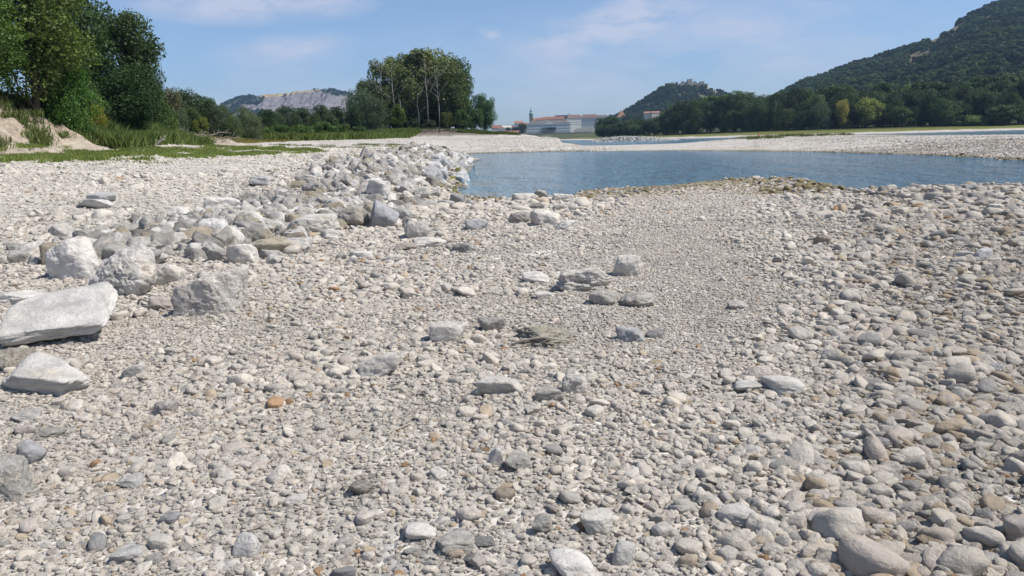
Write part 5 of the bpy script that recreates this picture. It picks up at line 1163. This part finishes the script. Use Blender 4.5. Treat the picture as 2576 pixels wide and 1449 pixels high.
# passenger boat moored before the town, and a pontoon
p = G(1365, 349.2 + .0, .0); p = A(1365, 0, 900); e = empty('motor_boat', (A(1364, 349, 900)[0], 900, 0.0), 'small white motor cruiser moored before the long white building', 'boat')
mb = MB(); Lb = 10.5; st = [(0, 1.3, .9), (.25, 1.5, .9), (.6, 1.45, 1.0), (.85, .9, 1.2), (1.0, .05, 1.45)]
for i in range(4):
    (t0_, w0_, h0_), (t1_, w1_, h1_) = st[i], st[i + 1]
    for sg in (-1, 1): mb.face((t0_ * Lb, sg * w0_ * .6, -.2), (t1_ * Lb, sg * w1_ * .6, -.2), (t1_ * Lb, sg * w1_, h1_), (t0_ * Lb, sg * w0_, h0_))
    mb.face((t0_ * Lb, -w0_, h0_), (t1_ * Lb, -w1_, h1_), (t1_ * Lb, w1_, h1_), (t0_ * Lb, w0_, h0_))
mb.face((0, -1.3, .9), (0, 1.3, .9), (0, .78, -.2), (0, -.78, -.2)); obj('hull', mb.mesh('hull', M_boat), e)
mb = MB(); mb.box(2.2, 6.6, -1.0, 1.0, .95, 2.1); mb.box(3, 5.4, -.8, .8, 2.1, 2.8); obj('cabin', mb.mesh('cabin', M_boat), e)
mb = MB(); mb.box(2.4, 6.4, -1.04, 1.04, 1.35, 1.8); obj('window', mb.mesh('window', M_pane), e)
mb = MB(); mb.tube([(4, 0, 2.8), (4, 0, 5.4)], [.05, .03], 6); obj('mast', mb.mesh('mast', M_boat), e)
p = A(1355, 346, 930); e = empty('pontoon', (p[0], 930, 0), 'dark floating pontoon left of the white motor cruiser', 'pontoon')
mb = MB(); mb.box(0, 12, 0, 3, -.2, .5); obj('deck', mb.mesh('deck', M_dark), e); mb = MB(); mb.box(2, 8, .4, 2.6, .5, 2.2); obj('cabin', mb.mesh('cabin', flat('grey_paint', (.3, .32, .34), .6, .1)), e)
for u, vt, lab in [(1285, 328, 'tall white mooring pole left of the long building'), (1243, 333, 'short white pole with a pale sail-like top at the left end of the quay'), (1380, 340, 'slim pole behind the motor cruiser')]:
    p = A(u, vt, 1030); z0 = Zs(p[0], 1030); mb = MB(); mb.tube([(0, 0, 0), (0, 0, p[2] - z0)], [.22, .16], 8); mb.box(-.7, .7, -.08, .08, (p[2] - z0) * .8, (p[2] - z0) * .8 + .2)
    o_ = obj('mooring_pole', mb.mesh('mooring_pole', M_boat), loc=(p[0], 1030, z0)); o_['label'] = lab; o_['category'] = 'pole'; o_['group'] = 'poles on the town bank'
# ------------------------------------------------------------------ castle ruin on its hill
Ycas = 1603
def cp(u, v): return A(u, v, Ycas)
p = cp(1675, 219); e = empty('castle_ruin', tuple(p), 'grey stone castle ruin stretching along the top of the wooded hill', 'castle')
def seg(nm, u0, u1, v0, v1, y0=0, y1=6, teeth=0, seed=0):
    a_, b_ = cp(u0, v0) - p, cp(u1, v0) - p; top = cp((u0 + u1) / 2, v1)[2] - p[2]; mb = MB(); rg_c = np.random.default_rng(seed)
    w_ = b_[0] - a_[0]; k = max(1, int(w_ / 4)); 
    for i in range(k):
        mb.box(a_[0] + w_ * i / k, a_[0] + w_ * (i + 1) / k - .01, y0, y1, min(a_[2], b_[2]) - 9, top - abs(rg_c.normal(0, .9)) * (i % 2 == 0 or teeth))
    o_ = obj(nm, mb.mesh(nm, M_stone), e)
    return a_[0], b_[0], top
seg('wall', 1675, 1688, 219, 208.5, 2, 9, seed=1); seg('tower', 1689, 1697, 219, 207, 0, 8, seed=2)
seg('wall', 1697.5, 1712, 219, 211, 4, 8, seed=3); seg('wall', 1712.5, 1730, 217, 207, 3, 10, seed=4)
seg('tower', 1730.5, 1742, 217, 198, 1, 11, seed=5); seg('wall', 1742.5, 1760, 217, 206, 3, 9, seed=6); seg('wall', 1760.5, 1772, 217, 204.5, 1, 9, seed=7); seg('gable_wall', 1772.5, 1782, 219, 208, 4, 7, seed=8)
windows(e, 2.5, 8, 2, (2.0,), 1.0, 1.6, 1.9)
for i, (u, vt, w) in enumerate([(1702, 206, 9), (1718, 204, 10), (1725, 205, 8), (1748, 204, 10), (1795, 225, 14)]):
    tree(u, vt, w, Ycas - (4 if i > 4 else 14) + (22 if i < 4 else 0), 'bush', (.035, .055, .025), f'{ordn[i]} bush growing around the castle ruin walls', 'bush', group='bushes around the castle ruin', zbase=cp(u, 216)[2] if i < 4 else None)
# small red marker on the far shore
p = G(1909, 341.0, .0); p = A(1909, 341, 300); z0 = Zs(p[0], 300); e = empty('marker_buoy', (p[0], 300, max(z0, 0)), 'tiny orange-red marker standing at the far edge of the gravel bar', 'marker')
mb = lathe([(.35, 0), (.5, .25), (.45, .6), (.2, 1.1), (.12, 1.7), (.02, 1.75)]); obj('body', mb.mesh('body', flat('orange_red', (.6, .12, .04), .5, .05), True), e)
# ------------------------------------------------------------------ haze
mb = MB(); mb.box(-4300, 4300, -4300, 4300, -4.5, 330)
m, t, p_, o = mat('haze_air'); t.nodes.remove(p_)
pv = N(t, 'ShaderNodeVolumePrincipled'); pv.inputs['Color'].default_value = (.45, .68, 1.0, 1); pv.inputs['Density'].default_value = 0.0001; pv.inputs['Anisotropy'].default_value = 0.2
L(t, pv, 0, o, 'Volume')
hz_o = obj('haze', mb.mesh('haze', m), kind='stuff', label='thin bluish summer haze over the river valley', category='haze')
